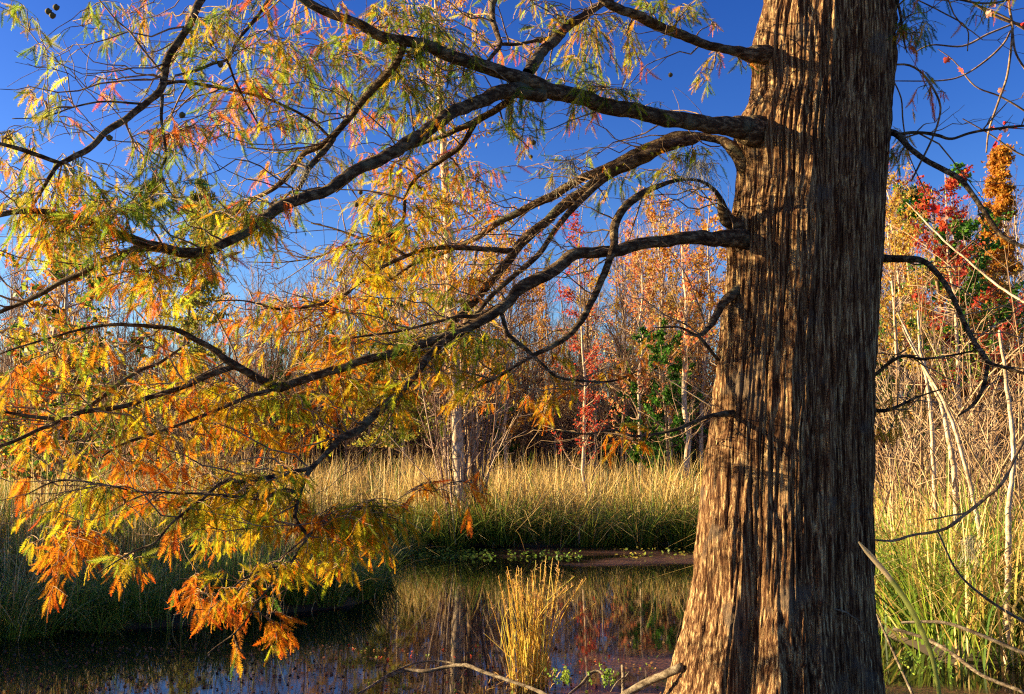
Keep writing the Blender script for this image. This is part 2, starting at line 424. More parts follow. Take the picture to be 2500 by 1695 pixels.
# limbs: rows (photo x, photo y, distance, width in photo pixels)
LIMBS = {
 'A': [(1900, 325, 5.5, 62), (1835, 318, 5.40, 60), (1800, 312, 5.34, 50), (1740, 303, 5.25, 46), (1650, 293, 5.15, 45), (1550, 272, 5.05, 44), (1480, 258, 5.0, 43), (1400, 234, 4.92, 43), (1340, 220, 4.85, 46),
       (1290, 200, 4.8, 46), (1240, 180, 4.76, 38), (1170, 160, 4.7, 36), (1110, 140, 4.65, 34), (1040, 112, 4.6, 32), (940, 92, 4.5, 29), (880, 62, 4.45, 27), (800, 30, 4.4, 25), (735, -4, 4.35, 23), (640, -60, 4.3, 20), (480, -130, 4.2, 12)],
 'A2': [(1330, 226, 4.84, 40), (1280, 222, 4.80, 40), (1225, 228, 4.74, 38), (1170, 246, 4.68, 36), (1110, 275, 4.6, 35), (1055, 307, 4.54, 35), (1000, 350, 4.48, 35), (930, 386, 4.42, 33), (860, 424, 4.36, 31), (800, 462, 4.3, 31), (740, 485, 4.25, 30),
        (680, 508, 4.2, 32), (640, 535, 4.17, 27), (600, 568, 4.13, 25), (555, 594, 4.1, 24), (500, 612, 4.05, 26), (440, 616, 4.0, 26), (380, 602, 3.95, 24), (310, 580, 3.9, 21), (240, 550, 3.85, 19), (160, 527, 3.8, 17),
        (90, 514, 3.75, 16), (40, 518, 3.7, 14), (-20, 530, 3.65, 13), (-90, 545, 3.6, 10)],
 'A3': [(400, 604, 3.97, 18), (350, 606, 4.0, 18), (300, 622, 4.03, 18), (240, 645, 4.06, 18), (150, 690, 4.1, 17), (90, 722, 4.13, 16), (40, 745, 4.15, 14), (-60, 790, 4.2, 10)],
 'A4': [(990, 100, 4.55, 18), (965, 155, 4.6, 19), (930, 198, 4.65, 20), (880, 250, 4.7, 20), (850, 292, 4.75, 20), (800, 345, 4.8, 20), (742, 375, 4.86, 18), (704, 430, 4.9, 17), (647, 472, 4.95, 15), (610, 490, 5.0, 12), (560, 530, 5.05, 8), (500, 570, 5.1, 5)],
 'A5': [(815, 340, 4.79, 14), (785, 375, 4.7, 15), (758, 407, 4.6, 14), (735, 450, 4.45, 13), (718, 485, 4.26, 12)],
 'A6': [(1250, 245, 4.85, 18), (1205, 270, 4.95, 18), (1155, 300, 5.0, 17), (1090, 328, 5.05, 15), (1030, 350, 5.1, 13), (960, 380, 5.15, 10), (890, 415, 5.2, 8), (820, 470, 5.25, 5)],
 'A7': [(1160, 300, 5.0, 13), (1120, 360, 5.1, 14), (1060, 402, 5.2, 13), (1020, 432, 5.3, 12), (990, 480, 5.35, 11), (982, 540, 5.4, 10), (940, 580, 5.45, 8), (850, 600, 5.5, 7), (780, 625, 5.6, 6), (700, 640, 5.7, 4), (600, 640, 5.8, 3)],
 'E': [(1285, 178, 4.82, 30), (1333, 118, 4.95, 28), (1371, 80, 5.05, 26), (1417, 42, 5.15, 24), (1470, 12, 5.25, 20), (1540, -40, 5.35, 16), (1600, -100, 5.4, 10)],
 'E2': [(1215, -30, 5.2, 15), (1202, 20, 5.15, 16), (1208, 70, 5.1, 15), (1222, 108, 5.0, 14), (1198, 140, 4.9, 12), (1176, 165, 4.75, 10)],
 'E3': [(1222, 108, 5.0, 8), (1260, 108, 5.02, 8), (1330, 96, 5.05, 9), (1372, 84, 5.06, 9)],
 'B': [(1900, 140, 5.5, 40), (1840, 132, 5.4, 34), (1817, 129, 5.37, 28), (1764, 120, 5.3, 24), (1707, 102, 5.25, 25), (1650, 82, 5.2, 27), (1580, 50, 5.1, 27), (1515, 23, 5.0, 26), (1470, -6, 4.95, 24), (1400, -60, 4.9, 18), (1300, -140, 4.8, 12)],
 'C': [(1880, 440, 5.55, 40), (1815, 395, 5.5, 32), (1782, 356, 5.55, 25), (1749, 340, 5.6, 25), (1707, 333, 5.65, 26), (1650, 334, 5.7, 30), (1580, 360, 5.75, 30), (1523, 390, 5.8, 28), (1466, 414, 5.85, 26), (1409, 444, 5.9, 26), (1371, 463, 5.95, 27), (1333, 487, 6.0, 27),
       (1257, 522, 6.1, 22), (1211, 548, 6.15, 20), (1165, 579, 6.2, 17), (1100, 610, 6.3, 14), (1000, 650, 6.4, 11), (920, 710, 6.5, 8), (860, 760, 6.6, 5)],
 'C2': [(1700, 336, 5.62, 26), (1650, 350, 5.6, 30), (1561, 386, 5.6, 34), (1504, 418, 5.6, 34), (1447, 447, 5.6, 32), (1409, 478, 5.6, 31), (1352, 522, 5.6, 30), (1295, 575, 5.6, 30), (1257, 613, 5.6, 28), (1215, 670, 5.6, 26), (1173, 718, 5.6, 24), (1131, 763, 5.6, 22), (1097, 801, 5.55, 22), (1060, 850, 5.5, 20)],
 'C3': [(1480, 435, 5.58, 14), (1450, 460, 5.5, 15), (1394, 514, 5.4, 16), (1350, 570, 5.35, 16), (1314, 622, 5.3, 17), (1257, 672, 5.3, 17), (1200, 722, 5.3, 15), (1150, 780, 5.3, 12), (1100, 810, 5.25, 9)],
 'C4': [(1262, 612, 5.6, 15), (1200, 610, 5.55, 14), (1110, 604, 5.5, 13), (1040, 610, 5.45, 13), (990, 625, 5.4, 12), (930, 655, 5.35, 12), (870, 695, 5.3, 12), (825, 732, 5.25, 12), (770, 745, 5.2, 10), (680, 755, 5.2, 8), (600, 735, 5.2, 5), (520, 735, 5.2, 4)],
 'C5': [(825, 732, 5.25, 9), (812, 770, 5.2, 9), (803, 800, 5.2, 9), (830, 840, 5.2, 7), (860, 880, 5.2, 5)],
 'C6': [(990, 625, 5.4, 9), (950, 600, 5.45, 8), (890, 585, 5.5, 7), (820, 560, 5.55, 6), (760, 545, 5.6, 4)],
 'D': [(1830, 580, 5.5, 34), (1785, 545, 5.42, 28), (1768, 515, 5.35, 26), (1755, 480, 5.3, 17), (1722, 447, 5.2, 10), (1685, 438, 5.15, 10), (1650, 442, 5.1, 12), (1599, 457, 5.05, 18), (1554, 483, 5.0, 24), (1520, 512, 5.0, 24), (1502, 548, 5.0, 27), (1500, 596, 5.0, 24), (1485, 641, 5.0, 22),
       (1466, 691, 5.0, 21), (1447, 733, 5.0, 20), (1424, 775, 5.0, 20), (1394, 813, 5.0, 20), (1352, 843, 5.0, 17), (1295, 872, 5.0, 14), (1257, 893, 5.0, 12), (1211, 923, 5.0, 10), (1150, 950, 5.0, 6)],
 'F': [(1850, 590, 5.5, 46), (1775, 583, 5.35, 34), (1710, 582, 5.25, 31), (1650, 584, 5.2, 33), (1580, 594, 5.15, 32), (1523, 608, 5.1, 32), (1455, 617, 5.06, 30), (1401, 624, 5.02, 32), (1365, 648, 5.0, 33), (1314, 683, 4.96, 33), (1268, 706, 4.93, 34), (1235, 742, 4.9, 29), (1192, 776, 4.86, 26), (1143, 801, 4.83, 25),
       (1097, 818, 4.8, 24), (1044, 837, 4.77, 24), (990, 853, 4.73, 24), (945, 866, 4.7, 23), (884, 882, 4.66, 22), (838, 898, 4.63, 22), (790, 910, 4.6, 22), (723, 934, 4.55, 25), (681, 946, 4.5, 26), (647, 932, 4.47, 23), (609, 912, 4.44, 21), (563, 887, 4.4, 20), (525, 856, 4.37, 17), (476, 828, 4.34, 15), (426, 805, 4.3, 13),
       (381, 799, 4.27, 11), (324, 794, 4.24, 10), (278, 792, 4.2, 9), (220, 800, 4.2, 8), (140, 820, 4.1, 6), (40, 850, 4.0, 5), (-40, 880, 4.0, 3)],
 'F2': [(575, 893, 4.42, 14), (552, 901, 4.4, 16), (495, 923, 4.36, 16), (449, 944, 4.32, 16), (381, 965, 4.28, 15), (316, 988, 4.24, 15), (259, 999, 4.2, 15), (206, 1004, 4.17, 16), (152, 1026, 4.14, 15), (95, 1049, 4.1, 13), (38, 1075, 4.06, 12), (-20, 1098, 4.0, 10), (-90, 1130, 3.9, 6)],
 'F3': [(190, 1012, 4.16, 9), (244, 973, 4.3, 10), (286, 942, 4.4, 11), (343, 904, 4.5, 10), (392, 885, 4.6, 10), (461, 836, 4.8, 7)],
 'F4': [(681, 948, 4.5, 9), (628, 961, 4.4, 10), (533, 999, 4.35, 10), (457, 1030, 4.3, 11), (373, 1060, 4.25, 10), (324, 1075, 4.2, 9), (285, 1091, 4.2, 7), (250, 1115, 4.15, 5)],
 'F5': [(150, 1027, 4.14, 9), (100, 1020, 4.1, 9), (57, 1014, 4.08, 8), (0, 1003, 4.0, 7), (-60, 990, 4.0, 5)],
 'F6': [(1255, 725, 4.92, 11), (1170, 770, 4.9, 11), (1120, 773, 4.88, 10), (1050, 790, 4.86, 9), (980, 808, 4.84, 8), (880, 822, 4.8, 6), (780, 840, 4.8, 4)],
 'F7': [(1225, 765, 4.88, 10), (1240, 815, 4.9, 11), (1280, 850, 4.9, 10), (1320, 885, 4.9, 9), (1360, 920, 4.9, 9), (1420, 930, 4.9, 8), (1500, 930, 4.9, 6), (1560, 905, 4.9, 4)],
 'G': [(1110, 812, 4.8, 18), (1080, 838, 4.74, 20), (1044, 874, 4.68, 22), (1006, 923, 4.6, 23), (967, 969, 4.55, 24), (914, 1011, 4.5, 26), (876, 1049, 4.44, 25), (838, 1070, 4.4, 22), (811, 1092, 4.36, 18), (780, 1122, 4.3, 17), (757, 1146, 4.25, 16), (742, 1179, 4.2, 14), (733, 1205, 4.2, 12), (722, 1242, 4.15, 12),
       (720, 1266, 4.1, 13), (738, 1293, 4.1, 12), (750, 1312, 4.1, 9), (723, 1354, 4.05, 9), (704, 1380, 4.0, 8), (670, 1386, 3.95, 8), (659, 1430, 3.95, 7), (624, 1476, 3.9, 6), (601, 1514, 3.9, 5), (571, 1548, 3.85, 5), (533, 1575, 3.85, 4), (506, 1597, 3.8, 3)],
 'G2': [(757, 1144, 4.25, 11), (704, 1156, 4.22, 13), (647, 1167, 4.18, 12), (590, 1175, 4.14, 11), (548, 1177, 4.1, 11), (521, 1194, 4.05, 10), (491, 1221, 4.0, 9), (461, 1243, 3.98, 9), (419, 1278, 3.95, 8), (381, 1323, 3.9, 7), (343, 1339, 3.9, 6), (304, 1358, 3.85, 5), (240, 1400, 3.8, 3)],
 'G3': [(728, 1200, 4.2, 8), (666, 1209, 4.1, 9), (617, 1217, 4.1, 8), (533, 1209, 4.05, 8), (476, 1205, 4.0, 7), (411, 1203, 4.0, 6), (330, 1200, 3.95, 5), (240, 1180, 3.95, 5), (140, 1175, 3.9, 5), (60, 1210, 3.85, 3)],
 'G4': [(750, 1310, 4.1, 7), (784, 1285, 4.15, 7), (850, 1255, 4.2, 6), (900, 1235, 4.25, 4), (950, 1240, 4.3, 3)],
 'G5': [(670, 1384, 3.95, 6), (620, 1400, 3.9, 5), (580, 1425, 3.85, 4), (545, 1460, 3.8, 3)],
 'S': [(2030, -560, 5.5, 50), (1700, -500, 4.9, 40), (1200, -400, 4.5, 34), (800, -280, 4.3, 30), (600, -160, 4.2, 27), (525, -60, 4.15, 25), (491, 0, 4.1, 24), (457, 69, 4.05, 24), (415, 133, 4.0, 23), (402, 183, 4.0, 24), (392, 220, 3.96, 24), (362, 247, 3.95, 21), (316, 286, 3.9, 21), (266, 316, 3.88, 20),
       (213, 366, 3.85, 18), (171, 388, 3.8, 17), (141, 404, 3.78, 14), (118, 438, 3.76, 12), (88, 487, 3.75, 9), (69, 525, 3.75, 7)],
 'S2': [(150, 400, 3.8, 10), (80, 375, 3.75, 11), (30, 358, 3.7, 10), (-50, 340, 3.65, 8)],
 'S3': [(396, 232, 3.95, 9), (395, 290, 3.9, 8), (402, 350, 3.88, 8), (405, 380, 3.88, 9), (394, 415, 3.86, 7), (400, 445, 3.85, 6), (428, 485, 3.85, 3)],
 'S4': [(407, 205, 4.0, 7), (450, 200, 4.1, 8), (520, 212, 4.3, 8), (590, 225, 4.5, 8), (680, 252, 4.7, 8), (760, 295, 4.8, 9), (805, 335, 4.8, 9)],
 'T': [(1250, -405, 4.55, 30), (900, -430, 4.6, 24), (500, -440, 4.65, 20), (100, -430, 4.7, 16), (-300, -420, 4.75, 12), (-700, -390, 4.8, 8)],  # unseen bough, added so its foliage shades limb A and the trunk
 'Q': [(2080, -90, 5.6, 18), (2160, -60, 5.45, 12), (2200, -25, 5.4, 10), (2240, -5, 5.4, 9), (2300, -8, 5.3, 8), (2400, 8, 5.3, 6), (2500, -5, 5.2, 4)],
 'Q2': [(2175, -45, 5.42, 8), (2195, 20, 5.4, 7), (2205, 90, 5.4, 5), (2215, 130, 5.4, 3)],
 'S5': [(428, 185, 4.0, 6), (480, 172, 4.05, 7), (520, 155, 4.1, 8), (555, 145, 4.15, 8), (580, 100, 4.2, 9), (620, 50, 4.3, 10), (650, 10, 4.3, 10), (690, -50, 4.3, 10)],
 'S6': [(360, 256, 3.95, 6), (320, 252, 3.9, 6), (250, 248, 3.9, 5), (180, 262, 3.85, 5), (110, 285, 3.8, 4), (30, 290, 3.8, 3)],
 'S7': [(555, 148, 4.15, 6), (575, 200, 4.3, 6), (600, 250, 4.4, 5), (640, 320, 4.5, 4)],
 'N1': [(1810, 700, 5.45, 22), (1764, 745, 5.4, 16), (1735, 790, 5.35, 14), (1705, 820, 5.3, 11), (1660, 800, 5.3, 7), (1600, 800, 5.3, 4)],
 'N2': [(1705, 820, 5.3, 9), (1730, 850, 5.35, 9), (1754, 880, 5.45, 8)],
 'N3': [(1790, 1010, 5.4, 14), (1735, 1015, 5.3, 8), (1660, 1045, 5.2, 8), (1600, 1060, 5.2, 9), (1545, 1065, 5.1, 8), (1500, 1050, 5.1, 7), (1430, 1060, 5.0, 5), (1370, 1050, 5.0, 3)],
 'H': [(2100, 330, 5.55, 24), (2172, 324, 5.5, 18), (2194, 331, 5.45, 17), (2221, 362, 5.4, 17), (2251, 385, 5.3, 17), (2297, 411, 5.2, 17), (2343, 438, 5.1, 17), (2373, 472, 5.05, 16), (2404, 518, 5.0, 16), (2438, 567, 4.95, 14), (2487, 598, 4.9, 12), (2560, 620, 4.8, 9)],
 'H2': [(2190, 328, 5.46, 8), (2240, 324, 5.4, 8), (2290, 331, 5.35, 8), (2324, 339, 5.3, 8), (2373, 324, 5.3, 8), (2450, 312, 5.2, 8), (2510, 306, 5.2, 7), (2600, 290, 5.1, 4)],
 'I': [(2080, 640, 5.6, 26), (2145, 631, 5.55, 20), (2202, 632, 5.45, 19), (2251, 638, 5.35, 19), (2290, 668, 5.3, 17), (2312, 702, 5.25, 16), (2335, 748, 5.2, 15), (2358, 794, 5.2, 15), (2381, 839, 5.15, 15), (2404, 874, 5.1, 15), (2420, 890, 5.1, 13), (2450, 896, 5.05, 11), (2500, 912, 5.0, 10), (2570, 940, 5.0, 6)],
 'I2': [(2412, 886, 5.1, 9), (2404, 931, 5.1, 10), (2389, 969, 5.1, 9), (2369, 995, 5.1, 9), (2340, 1016, 5.1, 6)],
 'J': [(2100, 945, 5.6, 14), (2135, 915, 5.5, 9), (2198, 872, 5.4, 8), (2260, 876, 5.3, 7), (2340, 865, 5.3, 6), (2400, 850, 5.2, 4)],
 'J2': [(2090, 1000, 5.6, 14), (2140, 1002, 5.5, 10), (2175, 1000, 5.45, 9), (2240, 970, 5.4, 6), (2300, 950, 5.3, 4)],
}
NODES = []       # skeleton nodes that twigs may leave from: x, y, z, r, photo x, photo y
def project(p):
    v = p - CAM
    f = v @ np.array([0, math.cos(PITCH), math.sin(PITCH)])
    u = v @ np.array([0, -math.sin(PITCH), math.cos(PITCH)])
    return CX + F_PX * v[..., 0] / f, CY - F_PX * u / f

def build_limb(key, rows, seed):
    r = np.random.default_rng(seed)
    flare = 1.3 if 1770 < rows[0][0] < 1910 else 1.0
    pts = [(*P(x, y, d), w * d / F_PX / 2 * ((0.92 if key in ('A', 'A2', 'F', 'B') else 0.80) if i > 2 else 1 + (flare - 1) * (1, 1, 0.5)[i])) for i, (x, y, d, w) in enumerate(rows)]
    s = spline(pts, 0.016)
    n = len(s)
    # small crooks
    t = np.arange(n) * 0.016
    for ax in range(3):
        ph = r.random(3) * 9
        s[:, ax] += 0.12 * s[:, 3] * (np.sin(t * 21 + ph[0]) + 0.5 * np.sin(t * 47 + ph[1]) + 0.25 * np.sin(t * 90 + ph[2]))
    sides = 20 if rows[len(rows) // 2][3] > 18 else 12
    V, Fq = tubes(s[None, :, :3], s[None, :, 3], sides, ref=(0, 1, 0), cap=True)
    # uneven bark: long plates and knots
    Vr = V.reshape(n, sides, 3)
    c = s[:, None, :3]
    uu, vv = np.meshgrid(np.arange(sides) / sides, t, indexing='ij')
    nz = lattice(uu * 7, vv * 16, 7, seed + 1) * 0.07 + lattice(uu * 12, vv * 50, 12, seed + 2) * 0.06 + lattice(uu * 3, vv * 7, 3, seed + 3) * 0.07
    Vr = c + (Vr - c) * (1 + nz.T[:, :, None])
    V = Vr.reshape(-1, 3) + TREE_INV
    link('limb', mesh_np('limb', V, Fq, M_LIMB, smooth=True), tree)
    st = s[::3]
    px, py = project(st[:, :3])
    keep = (px < 1800) | (px > 2150)
    NODES.append(np.column_stack([st, px, py])[keep])
for i, (k_, rows) in enumerate(LIMBS.items()):
    build_limb(k_, rows, 100 + i * 7)

# broken stub below the upper limb
# ---- foliage: clusters (photo x, y, spread x, spread y, fronds, colour mix); the row far above the frame is added for shade
CLUSTERS = '''
20 30 40 40 22 g|110 125 45 40 18 yg|25 20 30 30 8 g|60 240 25 60 16 yo|120 260 25 60 12 g|150 270 25 50 10 g|30 340 50 40 30 y|60 400 40 40 20 yo|170 330 50 40 12 po
210 60 50 60 26 g|280 50 50 50 24 gy|350 30 50 50 34 po|355 90 40 50 26 yo|340 130 40 30 14 g|260 120 40 30 12 g|430 40 30 30 10 p|470 120 60 60 44 gy|480 190 50 40 16 gy|420 150 40 40 24 yg|395 240 30 30 14 g
600 90 100 70 60 yg|560 40 80 40 34 g|640 30 50 40 20 po|620 150 60 40 26 yo|610 215 80 40 55 p|560 250 80 40 40 p|650 260 60 40 30 po|450 320 80 30 50 p|400 340 40 25 20 p|560 320 70 30 40 p|640 320 60 30 30 po|260 195 35 35 14 p|265 240 35 30 10 p|330 350 50 30 10 pg
700 130 60 60 50 yo|760 60 60 40 30 yo|750 190 80 60 70 g|800 120 80 50 40 og|690 190 60 60 40 gp|850 60 60 40 30 o|850 140 60 60 50 gy|780 250 60 40 36 g|830 240 50 40 30 po|720 300 50 40 26 g|900 90 50 40 36 yg|950 30 90 40 60 yg|1040 60 70 50 56 g|1090 120 70 50 70 g|1010 150 80 60 80 g|960 160 60 60 50 yo|1000 230 70 60 70 g|930 240 60 60 50 g|940 290 70 50 40 op|870 320 60 50 30 op|1060 250 60 60 50 g|1060 320 50 40 30 gy|1130 200 60 60 40 g|980 330 50 40 24 g
1150 40 60 40 24 yo|1230 140 40 50 14 o|1280 110 40 60 14 p|1270 290 50 50 50 g|1245 320 40 40 24 g|1290 360 30 40 14 p|1300 30 90 40 36 y|1360 60 60 40 30 yg|1430 70 60 60 50 yg|1420 150 50 40 30 gy|1470 130 60 60 40 yo|1530 90 40 70 30 yo|1560 150 40 40 20 yo|1600 30 60 40 46 g|1660 40 50 40 20 gy|1480 215 90 40 60 g|1380 200 60 40 24 g|1530 240 60 40 24 gp|1400 290 50 30 16 o|1420 320 40 30 12 o|1560 280 60 30 12 g|1700 40 50 40 14 g|1740 170 40 40 14 yo|1700 220 20 30 10 yg|1820 170 20 40 8 g|1750 60 30 30 6 p
1640 390 60 40 26 yg|1690 375 50 30 36 g|1640 430 60 40 24 y|1580 400 40 40 12 y|1500 440 60 40 14 g|1560 500 40 40 16 yo|1480 490 40 40 12 y|1390 400 50 30 12 g|1440 380 40 30 8 g|1330 430 30 30 8 gy|1540 430 40 30 10 gy
60 560 80 60 60 yo|40 440 50 40 24 yo|150 480 90 40 50 gy|110 540 60 50 50 yo|250 540 70 40 60 go|200 580 60 60 50 yo|330 520 80 50 60 g|430 450 60 40 50 g|420 500 80 50 70 g|500 540 60 50 60 gy|560 520 80 50 100 g|600 560 70 50 90 gy|480 590 80 40 90 g|640 540 50 50 50 og|660 500 50 30 24 g|420 640 80 40 60 gy|500 640 60 30 40 g|340 690 50 60 70 o|390 690 50 50 50 yo|430 730 40 50 36 y|330 640 60 40 40 g|290 720 40 50 24 g|370 750 30 40 24 o|690 550 40 40 12 p|520 670 40 50 26 p|490 660 30 30 10 p|130 620 90 40 40 og|60 660 60 40 24 o|210 650 60 40 30 og|350 460 60 40 24 gy|180 430 50 30 14 yo
700 380 50 40 24 g|760 360 50 40 24 g|650 420 50 30 16 p|740 300 40 40 18 g|820 400 50 40 18 gy|900 430 70 40 46 o|970 400 60 40 50 o|960 460 60 50 60 yo|930 510 60 40 50 y|1040 470 50 40 36 yo|1050 540 60 50 50 yo|1130 430 50 50 30 p|1190 460 50 50 24 o|1110 500 50 50 40 yo|1180 530 50 40 24 yo|900 560 40 40 24 y|990 570 60 40 60 yo
1010 610 80 40 60 yo|930 640 70 50 80 yo|960 700 70 60 90 y|900 690 50 60 60 y|1020 720 60 50 60 yg|1100 640 60 50 60 yg|1140 690 50 40 40 o|1100 740 60 40 60 g|860 640 40 50 40 yo|800 650 30 40 24 y|1050 680 50 50 40 yo|1200 620 40 40 14 y|1340 600 20 30 10 o|1370 610 30 40 14 y|1230 560 40 40 16 o
700 750 60 40 50 o|660 790 70 40 60 o|740 780 50 50 50 y|600 800 60 40 36 op|560 770 40 30 20 p|820 760 50 50 60 o|870 780 60 50 60 yo|900 740 40 40 40 y|640 850 50 40 24 yo|770 840 60 30 40 o|870 850 60 40 50 yo|940 830 50 40 50 o
1000 850 80 30 90 g|1060 860 70 40 90 yg|1120 820 60 30 50 g|1180 850 50 50 60 gy|1150 920 40 40 40 yg|1080 920 60 40 50 y|1100 980 30 60 24 y|1220 900 40 50 40 y|1240 920 30 30 14 o|930 890 50 40 50 og|860 900 50 40 50 o|800 900 50 30 40 o|780 930 40 40 40 o|1000 900 40 30 30 o|1170 980 30 30 8 o|1390 900 30 40 14 yg|1420 950 30 30 6 o|1350 870 30 30 6 o
440 880 50 50 50 yo|470 920 40 40 40 o|390 930 40 40 24 y|500 970 70 50 80 yo|440 1010 60 40 40 o|560 1000 70 50 80 y|630 990 60 50 70 yg|690 980 60 50 70 gy|600 1060 60 50 50 yo|560 1070 40 40 30 p|720 1010 40 40 50 yg|500 1060 50 40 36 o|660 1080 50 50 30 yo
840 980 50 50 60 o|800 1000 40 40 36 o|880 960 40 40 36 yg|960 1010 60 50 70 yg|930 960 50 40 40 yg|1000 960 50 40 24 o|810 1050 30 40 20 yo|760 1060 40 40 24 o|700 1100 40 50 30 o|1290 975 25 25 12 o|1350 985 30 25 24 o|1330 1020 35 25 24 o|1560 1085 60 18 24 p|1545 1040 30 20 10 o|1490 1070 20 30 8 o|1530 905 60 16 24 p|1480 930 20 30 6 y
140 880 110 40 36 o|60 920 60 40 34 o|40 990 50 40 36 o|180 950 80 40 30 og|220 1000 90 40 50 og|120 1040 60 40 40 o|250 1060 60 40 40 g|80 1100 60 40 40 yo|180 1120 50 40 36 yo|330 1040 60 50 30 y|390 1080 60 40 36 o|310 1110 50 40 24 og|40 830 50 40 20 y|90 780 70 50 24 yo|240 850 80 40 20 o|400 830 30 30 12 o
70 1170 30 30 12 p|330 1160 60 30 40 p|310 1200 60 40 50 p|370 1220 50 40 36 o|250 1210 60 40 40 gy|190 1250 60 40 60 yg|130 1290 50 50 46 yg|90 1330 40 40 24 yg|60 1270 30 20 10 p|210 1310 50 50 50 o|150 1370 50 40 40 o|190 1350 40 40 30 p|130 1430 25 25 16 p|160 1420 20 20 12 o|290 1260 50 40 36 yg|240 1340 30 30 16 o|420 1200 50 40 36 gy|440 1150 60 30 30 o|480 1240 50 40 60 yg|450 1280 40 40 40 g|530 1230 60 50 90 y|530 1290 50 50 80 y|510 1340 30 30 30 y|590 1180 60 40 70 yg|600 1240 60 40 70 y|650 1200 60 40 50 gy|650 1270 50 40 50 yg|560 1340 40 30 36 yo|620 1320 50 30 30 y|310 1380 50 30 30 yg|330 1410 30 30 16 p|420 1355 18 20 14 p|475 1440 26 30 26 p|430 1460 12 16 6 p|700 1180 50 50 40 yg|690 1240 40 40 30 yg
780 1280 60 40 60 o|840 1270 60 40 70 yo|890 1270 60 40 80 yg|900 1320 50 50 60 yg|960 1280 40 40 50 yg|860 1340 50 40 50 yo|770 1370 50 30 60 y|800 1395 40 20 36 y|740 1400 30 20 24 yo|700 1400 30 20 12 y|640 1390 40 20 20 y|600 1430 40 30 26 yo|560 1440 30 30 24 yo|510 1500 25 20 24 p|540 1490 40 25 24 o|620 1470 30 40 14 yo|590 1500 30 30 16 o|670 1530 25 25 20 p|690 1560 25 20 20 p|660 1575 12 16 8 y|590 1590 12 16 10 p|660 1500 20 14 6 o
1030 1190 40 30 14 p|1060 1200 30 30 14 p|1160 1180 30 20 10 p|1180 1220 20 20 10 p|1060 1255 8 14 4 p|1135 1255 14 14 8 p
100 -400 150 70 170 g|-100 -440 140 60 170 gy|-300 -400 140 80 190 g|-500 -420 130 70 170 gy|-650 -360 120 70 130 g|-200 -330 150 50 130 g|350 -430 130 50 110 gy|600 -430 120 50 80 g|-450 -320 130 50 120 yo
2230 40 40 40 36 g|2200 80 30 40 30 og|2250 80 30 30 24 g|2210 120 20 30 14 o|2390 20 40 20 16 og|2400 60 30 20 8 g|2270 230 16 40 16 p|2300 225 10 20 6 p|2205 350 20 40 20 y|2190 400 20 30 12 yo|2160 380 16 16 6 p|2220 1000 40 16 20 p|2180 1040 16 40 14 p|2145 1080 14 40 14 p
'''
PAL = {'g': [(0.15, 0.22, 0.02), (0.26, 0.33, 0.025), (0.08, 0.15, 0.02), (0.36, 0.38, 0.03)],
       'y': [(0.72, 0.50, 0.015), (0.60, 0.48, 0.015), (0.74, 0.40, 0.012), (0.48, 0.46, 0.02)],
       'o': [(0.74, 0.24, 0.01), (0.72, 0.31, 0.012), (0.66, 0.15, 0.01), (0.55, 0.18, 0.01)],
       'p': [(0.80, 0.20, 0.05), (0.80, 0.28, 0.09), (0.70, 0.14, 0.04), (0.78, 0.34, 0.05)]}

def make_frond(seed, flat=0.0):
    """One feathery branchlet: a bowed midrib, unit long, pointing along +X, needles in two ranks."""
    r = np.random.default_rng(seed)
    n = 24
    t = np.linspace(0.06, 1, n)
    bow = 0.18 * r.uniform(0.5, 1.4)
    mid = np.stack([t, 0.03 * np.sin(t * 5 + r.random() * 6), -bow * t ** 2], -1)
    V, Fc = [], []
    # midrib
    k = [0, n // 3, 2 * n // 3, n - 1]
    w = 0.012
    for i in k:
        V += [mid[i] + (0, -w, 0), mid[i] + (0, w, 0)]
    for a in range(3):
        b = 2 * a
        Fc += [(b, b + 1, b + 3), (b, b + 3, b + 2)]
    for i in range(n):
        env = 0.14 * (0.35 + 0.65 * math.sin(math.pi * min(1, 0.12 + t[i] * 0.85))) * (1.0 if t[i] < 0.8 else 1.25 - t[i] * 0.55)
        for sgn in (-1, 1):
            L = env * r.uniform(0.75, 1.2)
            fwd = r.uniform(0.4, 0.95)
            tip = mid[i] + np.array([fwd * L, sgn * L, -0.25 * L + r.normal() * 0.03])
            b = len(V)
            hw = 0.018
            V += [mid[i] + (-hw, 0, 0), mid[i] + (hw, 0, 0), tip]
            Fc.append((b, b + 1, b + 2))
    return np.array(V), np.array(Fc)
FRONDS = [make_frond(s) for s in range(6)]

